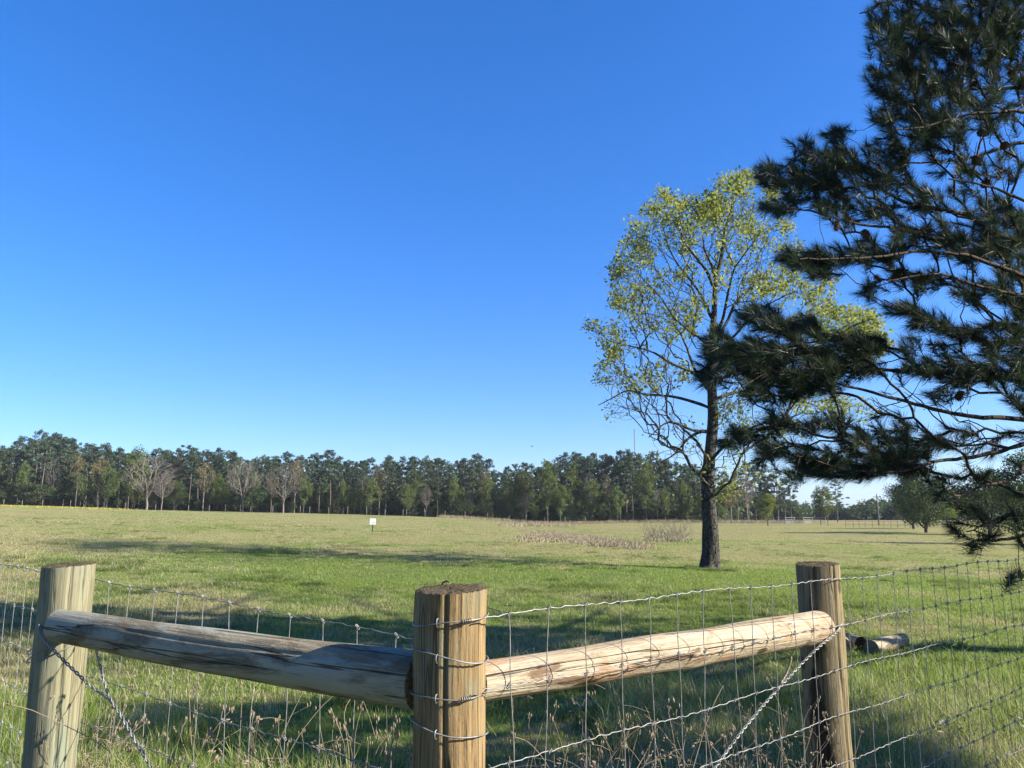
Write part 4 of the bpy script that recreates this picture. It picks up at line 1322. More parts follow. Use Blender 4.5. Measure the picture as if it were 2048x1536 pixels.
top_x = [-60, 0, 40, 80, 120, 140, 165, 200, 240, 270, 300, 340, 400, 450, 482, 510, 560, 600, 635, 660, 690, 720, 748, 765, 800, 830, 850, 900, 960, 985, 1000, 1020, 1042, 1090, 1120, 1160, 1200, 1240, 1280, 1300, 1340, 1400, 1440]
top_y = [880, 884, 880, 868, 872, 890, 884, 886, 898, 897, 893, 893, 900, 903, 918, 905, 904, 909, 915, 903, 918, 912, 926, 908, 920, 912, 906, 913, 914, 925, 945, 928, 938, 914, 910, 905, 913, 905, 899, 904, 915, 922, 930]
def height_to(px, py, Y):
    return float(P(px, py, Y)[2] - H(P(px, 1028, Y)[0], Y))
def zone(px):
    if px < 240: return 'tall dark pine in the wood left of the bare grey trees', 'pines of the wood at the far left'
    if px < 640: return 'tall dark pine rising behind the three bare grey trees', 'pines behind the bare trees'
    if px < 1000: return 'tall pine in the wood edge behind the white sign', 'pines behind the sign'
    return 'tall slender pine in the wood edge left of the leafing elm', 'pines left of the elm'
x = -70.0
while x < 1470:
    Y = random.uniform(214, 238)
    ty_ = float(np.interp(x, top_x, top_y)) + abs(random.gauss(0, 1)) * 17 - 4 - (7 if random.random() < 0.12 else 0)
    p = at_ground(x, Y)
    lab, grp = zone(x)
    K_PINE.place('pine_tree', p, height_to(x, ty_, Y), lab, 'tree', grp, random.uniform(0.8, 1.1))
    x += random.uniform(9, 17) if x < 1290 else random.uniform(16, 28)

# trees that stand out along the wood edge
def stand(kind, name, px, y_top, Y, label, group=None, widen=1.0, k=None, cat='tree'):
    p = at_ground(px, Y)
    return kind.place(name, p, height_to(px, y_top, Y), label, cat, group, widen, k)
stand(K_BARE, 'bare_tree', 292, 908, 206, 'broad bare grey tree, widest of the three leafless trees', None, 1.5, 1)
stand(K_BARE, 'bare_tree', 322, 940, 207, 'low leaning bare tree at the right foot of the broad bare tree', None, 1.0, 0)
stand(K_BARE, 'bare_tree', 484, 915, 209, 'bare grey tree with an open vase shaped crown, middle of the leafless three', None, 1.2, 0)
stand(K_BARE, 'bare_tree', 566, 925, 207, 'bare grey tree nearest the white sign among the leafless three', None, 1.3, 2)
stand(K_GOLD, 'budding_tree', 405, 922, 209, 'tan budding tree between two bare grey trees', None, 0.8, 0)
stand(K_GOLD, 'budding_tree', 588, 918, 214, 'golden budding tree touching the bare tree nearest the sign', None, 0.8, 1)
stand(K_GOLD, 'budding_tree', 192, 912, 211, 'gold tinged budding tree left of the broad bare tree', None, 0.8, 0)
stand(K_GREEN, 'broadleaf_tree', 268, 893, 212, 'light green tree rising behind the broad bare tree', None, 0.75, 1)
stand(K_GREEN, 'broadleaf_tree', 1095, 915, 209, 'bright green tree topping the wood where the ditch meets it', None, 0.6, 2)
stand(K_GREEN, 'broadleaf_tree', 1020, 948, 210, 'pale green tree in the low gap of the wood', None, 0.8, 0)
ORD = ('first', 'second', 'third', 'fourth', 'fifth', 'sixth', 'seventh', 'eighth', 'ninth', 'tenth', 'eleventh', 'twelfth', 'thirteenth', 'fourteenth', 'fifteenth', 'sixteenth', 'seventeenth', 'eighteenth', 'nineteenth', 'twentieth', 'twenty-first', 'twenty-second')
for yk, (px, yt, w) in enumerate(((160, 950, 0.9), (215, 930, 0.8), (345, 960, 0.9), (430, 955, 0.9), (605, 948, 0.8), (745, 955, 0.9), (815, 965, 0.8), (920, 975, 0.8), (975, 950, 0.8), (1050, 940, 0.8), (1120, 965, 0.9), (1185, 955, 0.8), (1230, 970, 0.9), (1330, 975, 0.9), (1380, 985, 0.9))):
    stand(K_GREEN, 'young_tree', px + random.uniform(-5, 5), yt, random.uniform(206, 213), 'slim young green tree at the sunny wood edge, %s from the left' % ORD[yk], 'young green trees at the wood edge', w)
mixed = [(K_GREEN, 'olive green broadleaf crown mixed among the pines of the wood', 'broadleaf trees in the wood'), (K_GOLD, 'brownish budding crown mixed among the pines of the wood', 'budding trees in the wood')]
for k in range(20):
    px = -20 + k * 72 + random.uniform(-25, 25)
    kd, lb, gp = mixed[k % 3 == 2]
    stand(kd, 'broadleaf_tree' if kd is K_GREEN else 'budding_tree', px, float(np.interp(px, top_x, top_y)) + random.uniform(8, 45), random.uniform(210, 220), lb, gp, random.uniform(0.55, 0.8))
for k in range(12):
    px = -30 + k * 120 + random.uniform(-45, 45)
    stand(K_BARE, 'bare_sapling', px, float(np.interp(px, top_x, top_y)) + random.uniform(20, 85), random.uniform(209, 222), 'thin bare grey sapling among the trunks of the wood edge, %s from the left' % ORD[k], 'bare saplings at the wood edge', random.uniform(0.4, 0.65))
for px in range(-40, 1480, 27):
    Y = random.uniform(210, 226)
    lively = random.random() < 0.5
    stand(K_GREEN if lively else K_DARK, 'leafy_shrub' if lively else 'evergreen_shrub', px + random.uniform(-9, 9), float(np.interp(px, [0, 500, 1000], [1010, 1022, 1044])) - random.uniform(18, 62), Y, 'fresh green leafy shrub at the foot of the wood' if lively else 'dark leafy shrub in the undergrowth of the wood edge', 'green shrubs at the wood edge' if lively else 'shrubs at the wood edge', random.uniform(0.9, 1.5))

# the depth of the wood behind its edge: one mass
def mass(name, label, spots, kinds, mats):
    bt, bl = Buf(), []
    Vs, Qs, Ts, n0 = [], [], [], 0
    for (px, Y, yt, dk) in spots:
        tb, fl = dk[0]
        h0 = dk[1]
        p = at_ground(px, Y)
        f = height_to(px, yt, Y) / h0
        a = random.uniform(0, 6.28)
        R = np.array([[math.cos(a), -math.sin(a), 0], [math.sin(a), math.cos(a), 0], [0, 0, 1]]) * f
        bt.add(tb.verts() @ R.T + p, tb.faces()[0])
        V, q, ti = fl
        Vs.append(V @ R.T + p); Qs.append(q + n0); Ts.append(ti); n0 += len(V)
    o = mk(name, np.concatenate(Vs), np.concatenate(Qs), mats[1], None, False, {'tint': np.concatenate(Ts)})
    tag(o, label, 'wood', None, 'stuff')
    bt.build('trunks', mats[0], o, local=True)
    return o
lo_p = [(far_pine(150 + k, 20, 0.25, 3.6, 12, 0.90), 20) for k in range(3)]
lo_d = [(far_leafy(160 + k, 7, 3.2, 0.03, 13, 40, 0.85, slim=True), 7) for k in range(2)]
spots = []
for row, Y0 in enumerate((246, 262, 280)):
    for px in np.arange(-110, 1420, 22):
        spots.append((px + random.uniform(-9, 9), Y0 + random.uniform(-7, 7), float(np.interp(px, top_x, top_y)) + 8 + abs(random.gauss(0, 1)) * 12, random.choice(lo_p)))
mass('wood_behind', 'dark depth of the pine wood behind its front trees', spots, None, (M['far_trunk'], M['far_pine']))
spots = []
for Y0 in (229, 240, 252):
    for px in np.arange(-110, 1440, 20):
        spots.append((px + random.uniform(-8, 8), Y0 + random.uniform(-8, 8), float(np.interp(px, [0, 500, 1000], [1008, 1022, 1044])) - random.uniform(38, 80), random.choice(lo_d)))
mass('undergrowth', 'dark undergrowth between the trunks of the wood', spots, None, (M['far_trunk'], M['far_dark']))

# right-hand side: single trees of the far pasture
stand(K_PINE, 'pine_tree', 1497, 926, 205, 'leftmost tall pine of the clump right of the elm trunk', None, 1.0, 0)
stand(K_PINE, 'pine_tree', 1512, 920, 210, 'tallest pine of the clump right of the elm trunk', None, 1.0, 1)
stand(K_PINE, 'pine_tree', 1556, 940, 212, 'round headed dark pine behind the small round green tree', None, 1.2, 6)
stand(K_PINE, 'pine_tree', 1582, 952, 214, 'rightmost pine of the clump, beside the open sky', None, 1.0, 4)
stand(K_PINE, 'pine_tree', 1532, 930, 216, 'pine standing in the middle of the clump right of the elm trunk', None, 1.0, 5)
for px, yt, kk, lb in ((1475, 945, 2, 'low branched pine beside the budding tree right of the elm trunk'), (1522, 938, 4, 'broad dark pine between the two tallest of the clump'), (1545, 950, 6, 'shorter pine left of the round headed one'), (1570, 958, 2, 'bushy pine between the round headed one and the rightmost')):
    stand(K_PINE, 'pine_tree', px, yt, 208 + kk, lb, None, 1.2, kk)
stand(K_GOLD, 'budding_tree', 1462, 962, 190, 'brownish budding tree just right of the elm trunk', None, 1.1, 1)
stand(K_BARE, 'bare_tree', 1495, 935, 196, 'pale bare tree in front of the pine clump right of the elm', None, 0.6, 0)
def on_field(kind, name, px, py, y_top, label, group=None, widen=1.0, k=None):
    g = G(px, py)
    return kind.place(name, g, float(P(px, y_top, g[1])[2] - g[2]), label, 'tree', group, widen, k)
on_field(K_ROUND, 'broadleaf_tree', 1536, 1052, 988, 'small round green tree on a short trunk in the far pasture', None, 1.0, 0)
on_field(K_GREEN, 'broadleaf_tree', 1642, 1051, 972, 'thin leaved olive tree, left one of the pair by the pens', None, 0.75, 1)
on_field(K_GREEN, 'broadleaf_tree', 1656, 1051, 968, 'thin leaved olive tree, right one of the pair by the pens', None, 0.7, 2)
on_field(K_PINE, 'pine_tree', 1676, 1044, 962, 'lone flat topped pine behind the olive pair', None, 1.3, 4)
on_field(K_OAK, 'evergreen_oak', 1828, 1058, 940, 'dark dense evergreen tree behind the brighter one, far right pasture', None, 0.9, 1)
on_field(K_OAK, 'evergreen_oak', 1853, 1066, 925, 'dense green tree with a flared trunk in the right pasture', None, 0.9, 2)
on_field(K_OAK, 'evergreen_oak', 1982, 1070, 930, 'wide evergreen tree behind the hanging pine twigs', None, 1.2, 0)
on_field(K_OAK, 'evergreen_oak', 2070, 1090, 900, 'large evergreen tree cut off by the right edge', None, 1.1, 1)
on_field(K_ROUND, 'broadleaf_tree', 1895, 1051, 1000, 'low yellow green bushy tree right of the dense green tree', None, 1.5, 1)
on_field(K_ROUND, 'broadleaf_tree', 1925, 1050, 985, 'yellow green tree beside the second utility pole', None, 1.2, 1)

spots = []
dk = [(far_leafy(170 + k, 7, 3.6, 0.05, 15, 44, 0.85, slim=True), 7) for k in range(2)]
for Y0 in (330, 352):
    for px in np.arange(1290, 2260, 16):
        yt = float(np.interp(px, [1290, 1480, 1600, 1640, 1700, 1740, 1780, 1850, 2048, 2200], [965, 975, 1004, 1012, 1008, 998, 1004, 985, 975, 970])) + random.uniform(-6, 8)
        spots.append((px + random.uniform(-6, 6), Y0 + random.uniform(-9, 9), yt, random.choice(dk)))
mass('distant_wood', 'low grey green wood on the horizon beyond the right pasture', spots, None, (M['far_trunk'], M['far_dark']))

# ================================================================== ditch weeds, bare thicket, flowers
def twig_mass(name, label, pts, hts, mat, per, r, spread=0.25, w=0.012, cat='weeds', parent=None):
    n = len(pts) * per
    base = np.repeat(pts, per, 0) + np.column_stack([r.normal(size=(n, 2)) * spread, np.zeros(n)])
    h = np.repeat(hts, per) * r.uniform(0.5, 1.1, n)
    d = np.column_stack([r.normal(size=(n, 2)) * 0.28, np.ones(n)])
    az = r.uniform(0, 6.28, n)
    s = np.column_stack([np.cos(az), np.sin(az), np.zeros(n)]) * (w / 2)
    mid_ = base + d * (h * 0.55)[:, None] + r.normal(size=(n, 3)) * 0.03
    tip = base + d * h[:, None] + r.normal(size=(n, 3)) * (h * 0.12)[:, None]
    V = np.stack([base - s, base + s, mid_ + s, mid_ - s, tip], 1).reshape(-1, 3)
    b = np.arange(n)[:, None] * 5
    return mk(name, V, [b + np.array([[0, 1, 2, 3]]), b + np.array([[3, 2, 4]])], mat, parent, False)
r_w = np.random.default_rng(77)
strip = [(1030, 1053, 8), (1070, 1058, 10), (1110, 1063, 12), (1140, 1070, 14), (1180, 1077, 16), (1220, 1082, 16), (1255, 1086, 14), (1285, 1090, 8)]
pts, hts = [], []
for k in range(1700):
    px = 1160 + r_w.normal() * 62
    if not 1030 < px < 1290: continue
    cy = np.interp(px, [a for a, b_, c in strip], [b_ for a, b_, c in strip]); hw = np.interp(px, [a for a, b_, c in strip], [c for a, b_, c in strip]) * 0.45
    g = G(px, cy + 6 + r_w.uniform(-1, 1) * hw)
    pts.append(g); hts.append((0.13 + 0.16 * r_w.uniform()) * (1 - 0.6 * abs((px - 1170) / 120) ** 2))
o = twig_mass('ditch_weeds', '', np.array(pts), np.array(hts), M['brush'], 26, r_w, 0.40, 0.015)
tag(o, 'strip of reddish brown dead weeds along the ditch', 'weeds', None, 'stuff')
pts, hts = [], []
for k in range(300):
    g = G(r_w.uniform(1060, 1150), 1078 + r_w.normal() * 3); pts.append(g); hts.append(0.18)
for k in range(300):
    g = G(r_w.uniform(1000, 1150), 1051 + r_w.normal() * 1.5); pts.append(g); hts.append(0.5)
for k in range(500):
    g = at_ground(r_w.uniform(880, 1420), r_w.uniform(203, 209)); pts.append(g); hts.append(0.9)
for k in range(250):
    g = at_ground(r_w.uniform(1420, 1600), r_w.uniform(195, 205)); pts.append(g); hts.append(0.9)
o = twig_mass('dead_weeds', '', np.array(pts), np.array(hts), M['brush'], 22, r_w, 0.5, 0.03)
tag(o, 'thin dead weeds at the foot of the wood and by the ditch', 'weeds', None, 'stuff')
# bare shrub thicket
g0 = G(1330, 1083)
th = empty('bare_thicket', g0, 'bare twiggy thicket in the pasture left of the elm trunk', 'shrub')
for k in range(9):
    gx_ = np.interp(k, [0, 8], [1296, 1372]) + r_w.uniform(-4, 4)
    b0 = G(gx_, 1082 + r_w.normal() * 1.2)
    tops = float(P(gx_, r_w.uniform(1032, 1056), b0[1])[2] - b0[2])
    T = np.column_stack([b0[0] + r_w.normal(size=46) * 0.45, b0[1] + r_w.normal(size=46) * 0.45, b0[2] + r_w.uniform(0.2, 1.0, 46) * tops])
    pos, par, node, _ = grow([np.array([b0, b0 + [0, 0, 0.25]])], T, 0.2, 0.8, 0.1, -0.05)
    ch, rad = chains(pos, par, 0.0065, 0.33)
    b = Buf()
    for c, rr in ch: b.tube(pos[c], rr, 3)
    b.build('stem', M['bare_twig'], th)
pts = np.array([G(r_w.uniform(1294, 1370), 1083 + r_w.normal()) for _ in range(120)])
tag(twig_mass('base_weeds', '', pts, np.full(len(pts), 0.25), M['brush'], 14, r_w, 0.3, 0.02, parent=th), kind='stuff')
# yellow flowers along the top of the rise at the far left
pts = np.array([at_ground(r_w.uniform(-80, 150 + 130 * r_w.uniform()), r_w.uniform(188, 207)) for _ in range(800)])
o = twig_mass('yellow_flowers', '', pts, np.full(len(pts), 0.42), M['yellow'], 9, r_w, 0.5, 0.07)
tag(o, 'band of yellow flowers below the wood at the far left', 'flowers', None, 'stuff')
pts = np.array([at_ground(r_w.uniform(1930, 2120), r_w.uniform(150, 230)) for _ in range(1200)])
o = twig_mass('yellow_flowers', '', pts, np.full(len(pts), 0.5), M['yellow'], 9, r_w, 0.6, 0.08)
tag(o, 'yellow flowering field beyond the fence at the far right', 'flowers', None, 'stuff')

# ================================================================== sign
g = G(745, 1064)
ppm = F_PX / g[1]
sg = empty('yard_sign', g, 'small white sign on a dark stake in the middle of the pasture', 'sign')
zb, zt_ = P(746, 1049, g[1])[2], P(746, 1037, g[1])[2]
hw = 5.6 / ppm
b = Buf(); b.box((g[0] - hw, g[1] - 0.012, zb), (g[0] + hw, g[1] + 0.012, zt_)); pn = b.build('panel', M['white_paint'], sg, False)
b = Buf()
for (a0, a1, z0_, z1_) in ((-0.45, 0.02, 0.24, 0.34), (0.1, 0.72, 0.20, 0.42)):
    b.box((g[0] + a0 * hw, g[1] - 0.0165, zb + z0_ * (zt_ - zb)), (g[0] + a1 * hw, g[1] - 0.0125, zb + z1_ * (zt_ - zb)))
b.build('print', M['grey_print'], pn, False)
b = Buf(); b.box((g[0] - 0.030, g[1] + 0.0125, g[2] - 0.3), (g[0] + 0.030, g[1] + 0.06, zb + 0.25)); b.build('stake', M['dark_metal'], sg, False)
sg.rotation_euler = (0, 0, 0.12)

# ================================================================== far fences, pens, poles
def far_post(px, Y, hgt, label, group, w=0.09, brace=False):
    p = at_ground(px, Y)
    b = Buf(); b.tube([p + [0, 0, -0.3], p + [0, 0, hgt * 0.5], p + [0.02, 0, hgt]], [w, w * 0.95, w * 0.9], 7, True)
    o = b.build('fence_post', M['far_post'], None)
    o.location = (0, 0, 0)
    me = o.data; me.transform(Matrix.Translation(-Vector(p))); o.location = p
    return tag(o, label, 'fence post', group)
for px in (5, 42, 83, 124, 139, 166, 205, 249, 310, 376, 418, 450, 480, 501, 545, 600, 619, 657, 695, 733, 770, 806, 813, 850, 890, 930, 975, 1018, 1052, 1089, 1130, 1170):
    far_post(px, 206, random.uniform(1.5, 2.1), 'thin pale post of the fence along the foot of the wood', 'fence posts along the wood', 0.085)
far_post(149, 205, 6.6, 'tallest pale pole in front of the wood at the far left', None, 0.10)
for px in range(1690, 2090, 13):
    far_post(px + random.uniform(-2, 2), 150 + (px - 1690) * -0.05, random.uniform(1.15, 1.4), 'short post of the fence across the far right pasture', 'posts of the right far fence', 0.055)
fb = empty('fence_rail', at_ground(1690, 150), 'low dark wire fence line across the far right pasture', 'fence')
for hz in (0.5, 1.1):
    b = Buf()
    pp = np.array([at_ground(px, 150 + (px - 1690) * -0.05) + [0, 0, hz] for px in range(1690, 2090, 20)])
    b.tube(pp, 0.022, 4); b.build('line_wire', M['far_post'], fb)
for k, (xa, xb) in enumerate(((1556, 1570), (1571, 1588), (1589, 1606), (1607, 1624), (1625, 1650))):
    names = ('leftmost', 'second', 'middle', 'fourth', 'rightmost')
    a, c = at_ground(xa, 186 - (k % 2) * 3), at_ground(xb, 183 + (k % 2) * 3)
    e = empty('corral_panel', a, '%s pale metal panel of the livestock pen beyond the small round tree' % names[k], 'pen panel', 'pale metal pen panels')
    for hz in (0.35, 0.75, 1.15, 1.6):
        b = Buf(); b.tube([a + [0, 0, hz], (a + c) / 2 + [0, 0, hz], c + [0, 0, hz]], 0.035, 5); b.build('bar', M['pale_metal'], e)
    for q in (a, c):
        b = Buf(); b.tube([q + [0, 0, -0.2], q + [0, 0, 1.0], q + [0, 0, 1.75]], 0.05, 6); b.build('upright', M['pale_metal'], e)
def pole(px, Y, y_top, label):
    p = at_ground(px, Y); h = height_to(px, y_top, Y)
    e = empty('utility_pole', p, label, 'pole', 'utility poles')
    b = Buf(); b.tube([p + [0, 0, -0.3], p + [0.05, 0, h * 0.5], p + [0.0, 0, h]], [0.17, 0.15, 0.11], 9, True); b.build('shaft', M['grey_pole'], e)
    b = Buf(); b.box(p + [-0.9, -0.22, h - 0.75], p + [0.9, -0.12, h - 0.62]); b.build('crossarm', M['grey_pole'], e, False)
    for dx in (-0.8, 0.0, 0.8):
        b = Buf(); b.tube([p + [dx, -0.17, h - 0.62], p + [dx, -0.17, h - 0.52], p + [dx, -0.17, h - 0.42]], [0.05, 0.07, 0.03], 7, True); b.build('insulator', M['pale_metal'], e)
pole(1756, 175, 988, 'grey utility pole left of the dense evergreen trees')
pole(1926, 180, 985, 'thin utility pole among the hanging pine twigs at right')
p = at_ground(1272, 900); h = height_to(1272, 858, 900)
b = Buf()
for dx, dy in ((0, 0), (0.9, 0), (0.45, 0.8)):
    b.tube([p + [dx, dy, 0], p + [dx, dy, h * 0.5], p + [dx, dy, h]], 0.16, 4)
for k in range(40):
    z = h * k / 40
    b.tube([p + [0, 0, z], p + [0.9, 0, z + h / 80], p + [0.45, 0.8, z + h / 40]], 0.07, 3)
o = b.build('radio_mast', M['grey_pole'], None)
o.data.transform(Matrix.Translation(-Vector(p))); o.location = p
tag(o, 'thin radio mast rising above the wood left of the elm', 'mast')

# ------------------------------------------------------------------ birds
def bird(px, py, Y, span, bank, label):
    c = P(px, py, Y)
    e = empty('bird', c, label, 'bird', 'birds in the sky')
    b = Buf(); b.tube(np.array([(0, -0.5, 0), (0, -0.3, 0.02), (0, 0.0, 0.03), (0, 0.3, 0.01), (0, 0.5, 0)]) * span * 0.42, np.array([0.02, 0.09, 0.11, 0.07, 0.01]) * span * 0.6, 8)
    b.build('body', M['black'], e, local=True)
    for s in (-1, 1):
        V = np.array([(0.03 * s, 0.10, 0.02), (0.28 * s, 0.14, 0.10), (0.52 * s, 0.0, 0.06), (0.26 * s, -0.06, 0.09), (0.03 * s, -0.10, 0.02)]) * span
        V2 = V - np.array([0, 0, 0.012 * span])
        mk('wing', np.concatenate([V, V2]), [np.array([[0, 1, 3, 4], [5, 9, 8, 6], [0, 5, 6, 1], [4, 3, 8, 9]]), np.array([[1, 2, 3], [6, 8, 7], [1, 6, 7], [1, 7, 2], [2, 7, 8], [2, 8, 3]])], M['black'], e, False, local=True)
    e.rotation_euler = (0.2, bank, random.uniform(0, 6))
bird(1064, 893, 110, 0.75, 0.3, 'dark bird flying low over the wood, nearest the horizon')
bird(742, 505, 150, 0.6, -0.4, 'tiny dark bird high in the middle of the sky')
bird(107, 751, 140, 0.6, 0.4, 'tiny bird at the far left, the left one of two')
bird(155, 732, 150, 0.6, -0.2, 'tiny bird at the far left, the right one of two')
bird(240, 797, 150, 0.6, 0.1, 'tiny bird at left, lowest of the three there')

# ================================================================== rank grass and dead weeds along the fence
tall = [sod('tall_sod_%s' % 'abc'[k], 0.7, 620, 0.12, 0.36, 0.004, 0.007, M['tallgrass'], 0.9, seed=60 + k, clump=0.6) for k in range(3)]
tp = []
for k in range(900):
    u = random.random()
    if u < 0.40:
        s = random.uniform(0, 1); q = R0 + (R3 - R0) * s; off = random.gauss(0.1, 0.55); n_ = np.array([-dR[1], dR[0]])
        tp.append((q[0] + n_[0] * off, q[1] + n_[1] * off))
    elif u < 0.70:
        s = random.uniform(0, 1); q = L0 + (L3 - L0) * s; off = random.gauss(0.0, 0.5); n_ = np.array([-dL[1], dL[0]])
        tp.append((q[0] + n_[0] * off, q[1] + n_[1] * off))
    else:
        tp.append((random.uniform(1.0, 6.5), random.uniform(4.0, 7.2)))
tp = np.array(tp)
zz = H(tp[:, 0], tp[:, 1])
scatter('rank_grass', np.column_stack([tp, zz]), np.column_stack([np.zeros((len(tp), 2)), rng.uniform(0, 6.28, len(tp))]),
        np.column_stack([np.ones(len(tp)), np.ones(len(tp)), rng.uniform(0.5, 1.1, len(tp))]), tall, 'rank uncut grass along the foot of the wire fence', 'grass')

def weed_mesh(seed):
    r = np.random.default_rng(seed)
    b = Buf(); hd = Buf()
    for k in range(int(r.integers(3, 6))):
        h = r.uniform(0.55, 0.95); a = r.uniform(0, 6.28); ln = r.uniform(0.05, 0.30)
        pts = [(r.normal() * 0.02, r.normal() * 0.02, -0.02)]
        for f in (0.35, 0.7, 0.9, 1.0):
            bend = ln * f ** 2.5 * (1.0 if k % 3 else 2.0)
            pts.append((math.cos(a) * bend + r.normal() * 0.012, math.sin(a) * bend + r.normal() * 0.012, h * (f - (0.10 * f ** 6 if k % 3 == 0 else 0))))
        pts = catmull(pts, 0.03)
        b.tube(pts, np.linspace(0.0020, 0.0010, len(pts)), 4)
        for m in range(int(r.integers(2, 6))):
            i = int(len(pts) * r.uniform(0.5, 0.97)); q = pts[i]
            d = unit(r.normal(size=3) * np.array([1, 1, 0.5]) + [0, 0, 0.5]); L = r.uniform(0.04, 0.14)
            e_ = q + d * L
            b.tube([q, q + d * L * 0.5 + [0, 0, 0.006], e_], 0.0009, 3)
            for _ in range(3):
                c = e_ + r.normal(size=3) * 0.006
                hd.tube([c - d * 0.006, c, c + d * 0.007], [0.001, 0.0030, 0.0008], 4)
        for _ in range(5):
            c = pts[-1] + r.normal(size=3) * 0.008
            hd.tube([c - [0, 0, 0.007], c, c + [0, 0, 0.008]], [0.001, 0.0030, 0.0008], 4)
    return mesh_data('stems', b.verts(), b.faces(), M['dead_stalk']), mesh_data('seed_heads', hd.verts(), hd.faces(), M['dead_stalk'])
wm = [weed_mesh(900 + k) for k in range(7)]
w_px = [(8, 1536, 3.3), (45, 1500, 3.0), (25, 1520, 2.9), (150, 1480, 3.2), (175, 1470, 3.3), (195, 1500, 3.1), (345, 1450, 3.0), (385, 1440, 3.05), (420, 1460, 2.9), (470, 1490, 2.9), (670, 1430, 2.75), (700, 1480, 2.7), (720, 1490, 2.7), (750, 1490, 2.65), (775, 1495, 2.6),
        (1020, 1440, 2.75), (1180, 1480, 2.9), (1215, 1470, 3.0), (1240, 1490, 3.0), (1345, 1430, 3.2), (1375, 1440, 3.2), (1405, 1460, 3.3), (1440, 1420, 3.4), (1500, 1480, 3.3), (1540, 1480, 3.4), (1570, 1460, 3.4), (1600, 1440, 3.5), (1625, 1470, 3.45), (1665, 1460, 3.6), (1720, 1460, 4.0), (1760, 1470, 4.3), (1820, 1440, 4.6), (1900, 1450, 4.8), (1960, 1430, 5.2), (1000, 1290, 7.0), (1030, 1250, 8.0), (1850, 1350, 6.2), (1700, 1250, 9.0)]
for k in range(24):
    px = random.choice((random.uniform(0, 820), random.uniform(980, 2040)))
    w_px.append((px, random.uniform(1440, 1540), float(np.interp(px, [0, 830, 1000, 2040], [3.6, 2.7, 2.8, 5.2])) + random.uniform(-0.25, 0.35)))
for k, (px, py, Y) in enumerate(w_px):
    q = P(px, py, Y); gz = float(H(q[0], q[1]))
    left = px < 830
    e = empty('dead_weed', (q[0], q[1], gz), 'dry dead weed stalk by the woven wire left of the corner post' if left else ('dry dead weed stalk by the woven wire right of the corner post' if px < 1690 else 'dry dead weed stalk right of the dark post'),
              'weed', 'dead weeds left of the corner post' if left else ('dead weeds right of the corner post' if px < 1690 else 'dead weeds right of the dark post'))
    f = max(0.5, min(1.15, (q[2] - gz) / 0.75)) * random.uniform(0.9, 1.1)
    if Y > 5: f = random.uniform(0.35, 0.6)
    e.scale = (f, f, f); e.rotation_euler = (0, 0, random.uniform(0, 6.28))
    a, b_ = wm[k % len(wm)]
    s_ = link('stems', a, e); tag(s_, kind='stuff'); tag(link('seed_heads', b_, s_), kind='stuff')

# tussocks and coarse tufts through the pasture
tus = [sod('tussock_sod_%s' % 'abc'[k], 0.34, 260, 0.10, 0.30, 0.004, 0.008, M['tussock'], 1.0, seed=70 + k, clump=0.4) for k in range(3)]
tq = []
while len(tq) < 950:
    y = 6 + 60 * random.random() ** 1.5; x = random.uniform(-0.74, 0.74) * y
    if math.sin(x * 0.6 + 1.3 * math.sin(y * 0.37)) + math.sin(y * 0.9 + x * 0.23) + random.gauss(0, 0.6) > 0.9: tq.append((x, y))
tq = np.array(tq)
scatter('tussocks', np.column_stack([tq, H(tq[:, 0], tq[:, 1])]), np.column_stack([np.zeros((len(tq), 2)), rng.uniform(0, 6.28, len(tq))]),
        np.column_stack([rng.uniform(0.6, 1.8, (len(tq), 2)), rng.uniform(0.35, 0.75, len(tq))]), tus, 'coarser dark green tufts scattered through the pasture', 'grass')

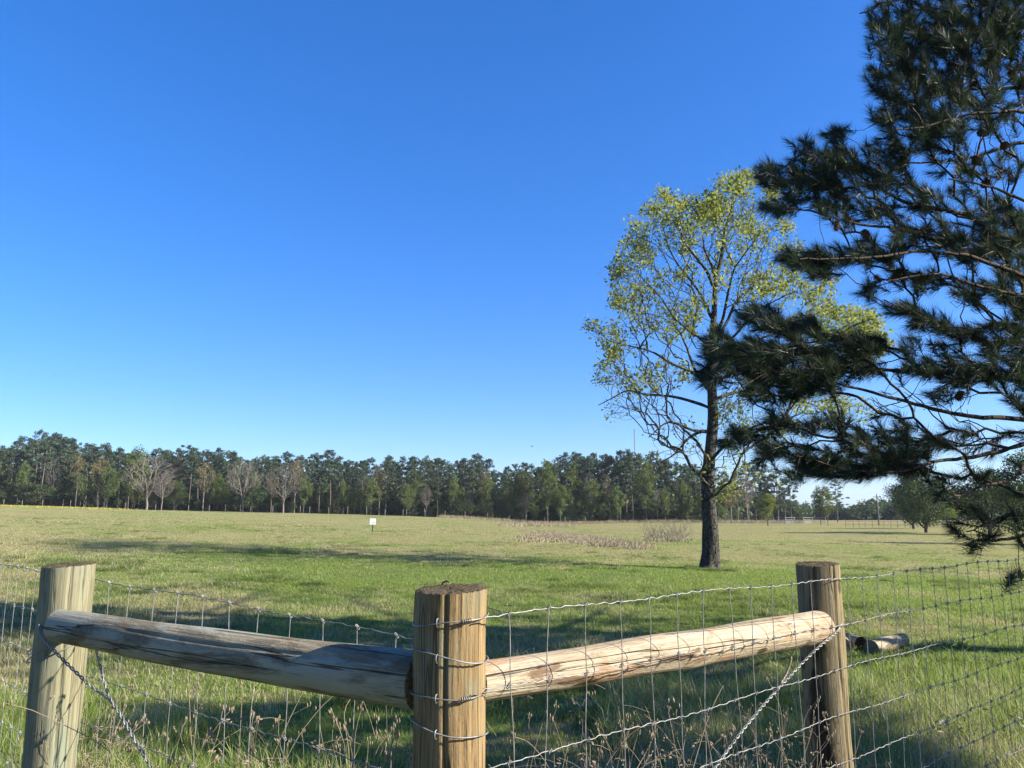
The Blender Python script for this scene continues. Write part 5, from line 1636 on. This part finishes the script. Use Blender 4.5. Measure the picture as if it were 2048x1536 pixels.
ft = np.array([(EB[0] + r_ * math.cos(a_), EB[1] + r_ * math.sin(a_)) for r_, a_ in ((random.uniform(0.28, 0.75), random.uniform(0, 6.28)) for _ in range(46))])
scatter('tree_foot_grass', np.column_stack([ft, H(ft[:, 0], ft[:, 1])]), np.column_stack([np.zeros((len(ft), 2)), rng.uniform(0, 6.28, len(ft))]),
        np.column_stack([rng.uniform(0.5, 1.0, (len(ft), 2)), rng.uniform(0.3, 0.7, len(ft))]), tus, 'longer grass left uncut round the foot of the elm', 'grass')
# white clover-like specks and pale leaf litter
def specks(name, label, cat, pts, size, mat, r, lift):
    n = len(pts)
    c = np.asarray(pts) + np.column_stack([np.zeros((n, 2)), lift])
    a = unit(r.normal(size=(n, 3)) * [1, 1, 0.5]); s = unit(np.cross(a, [0.1, 0.2, 1])); sz = size * r.uniform(0.5, 1.2, n)[:, None]
    up = np.array([0, 0, 0.25])
    V = np.stack([c - a * sz * .5, c + s * sz * .4 + up * sz, c + a * sz * .5 + up * sz * .4, c - s * sz * .4], 1).reshape(-1, 3)
    return tag(mk(name, V, np.arange(n)[:, None] * 4 + np.array([[0, 1, 2, 3]]), mat, None, False), label, cat, None, 'stuff')
pts = []
for k in range(1600):
    y = r_w.uniform(6, 32); x = r_w.uniform(-0.75, 0.75) * y; pts.append((x, y, float(H(x, y))))
specks('white_flowers', 'tiny white flowers dotted through the pasture grass', 'flowers', pts, 0.016, M['white_flower'], r_w, r_w.uniform(0.05, 0.10, len(pts)))
pts = []
for k in range(500):
    y = r_w.uniform(8, 30); x = r_w.uniform(-0.75, 0.75) * y; pts.append((x, y, float(H(x, y))))
specks('yellow_weed_flowers', 'tiny yellow flowers dotted through the near grass', 'flowers', pts, 0.02, M['yellow'], r_w, r_w.uniform(0.06, 0.10, len(pts)))
pts = [tuple(G(r_w.uniform(1880, 2060), r_w.uniform(1490, 1545))) for _ in range(45)]
specks('pale_leaf_litter', 'pale dead leaves in the grass at the bottom right corner', 'leaves', pts, 0.05, M['dead_leaf'], r_w, r_w.uniform(0.10, 0.26, len(pts)))

# ================================================================== thin air haze
b = Buf(); b.box((-3600, -70, -3.5), (3600, 3950, 125)); o = b.build('haze', None, None, False)
t = NT('haze_air')
v = t.n('ShaderNodeVolumePrincipled'); v.inputs['Density'].default_value = 0.0001; v.inputs['Color'].default_value = (0.85, 0.92, 1.0, 1)
t.l(v.outputs[0], t.out.inputs['Volume']); o.data.materials.append(t.m)
tag(o, kind='stuff')
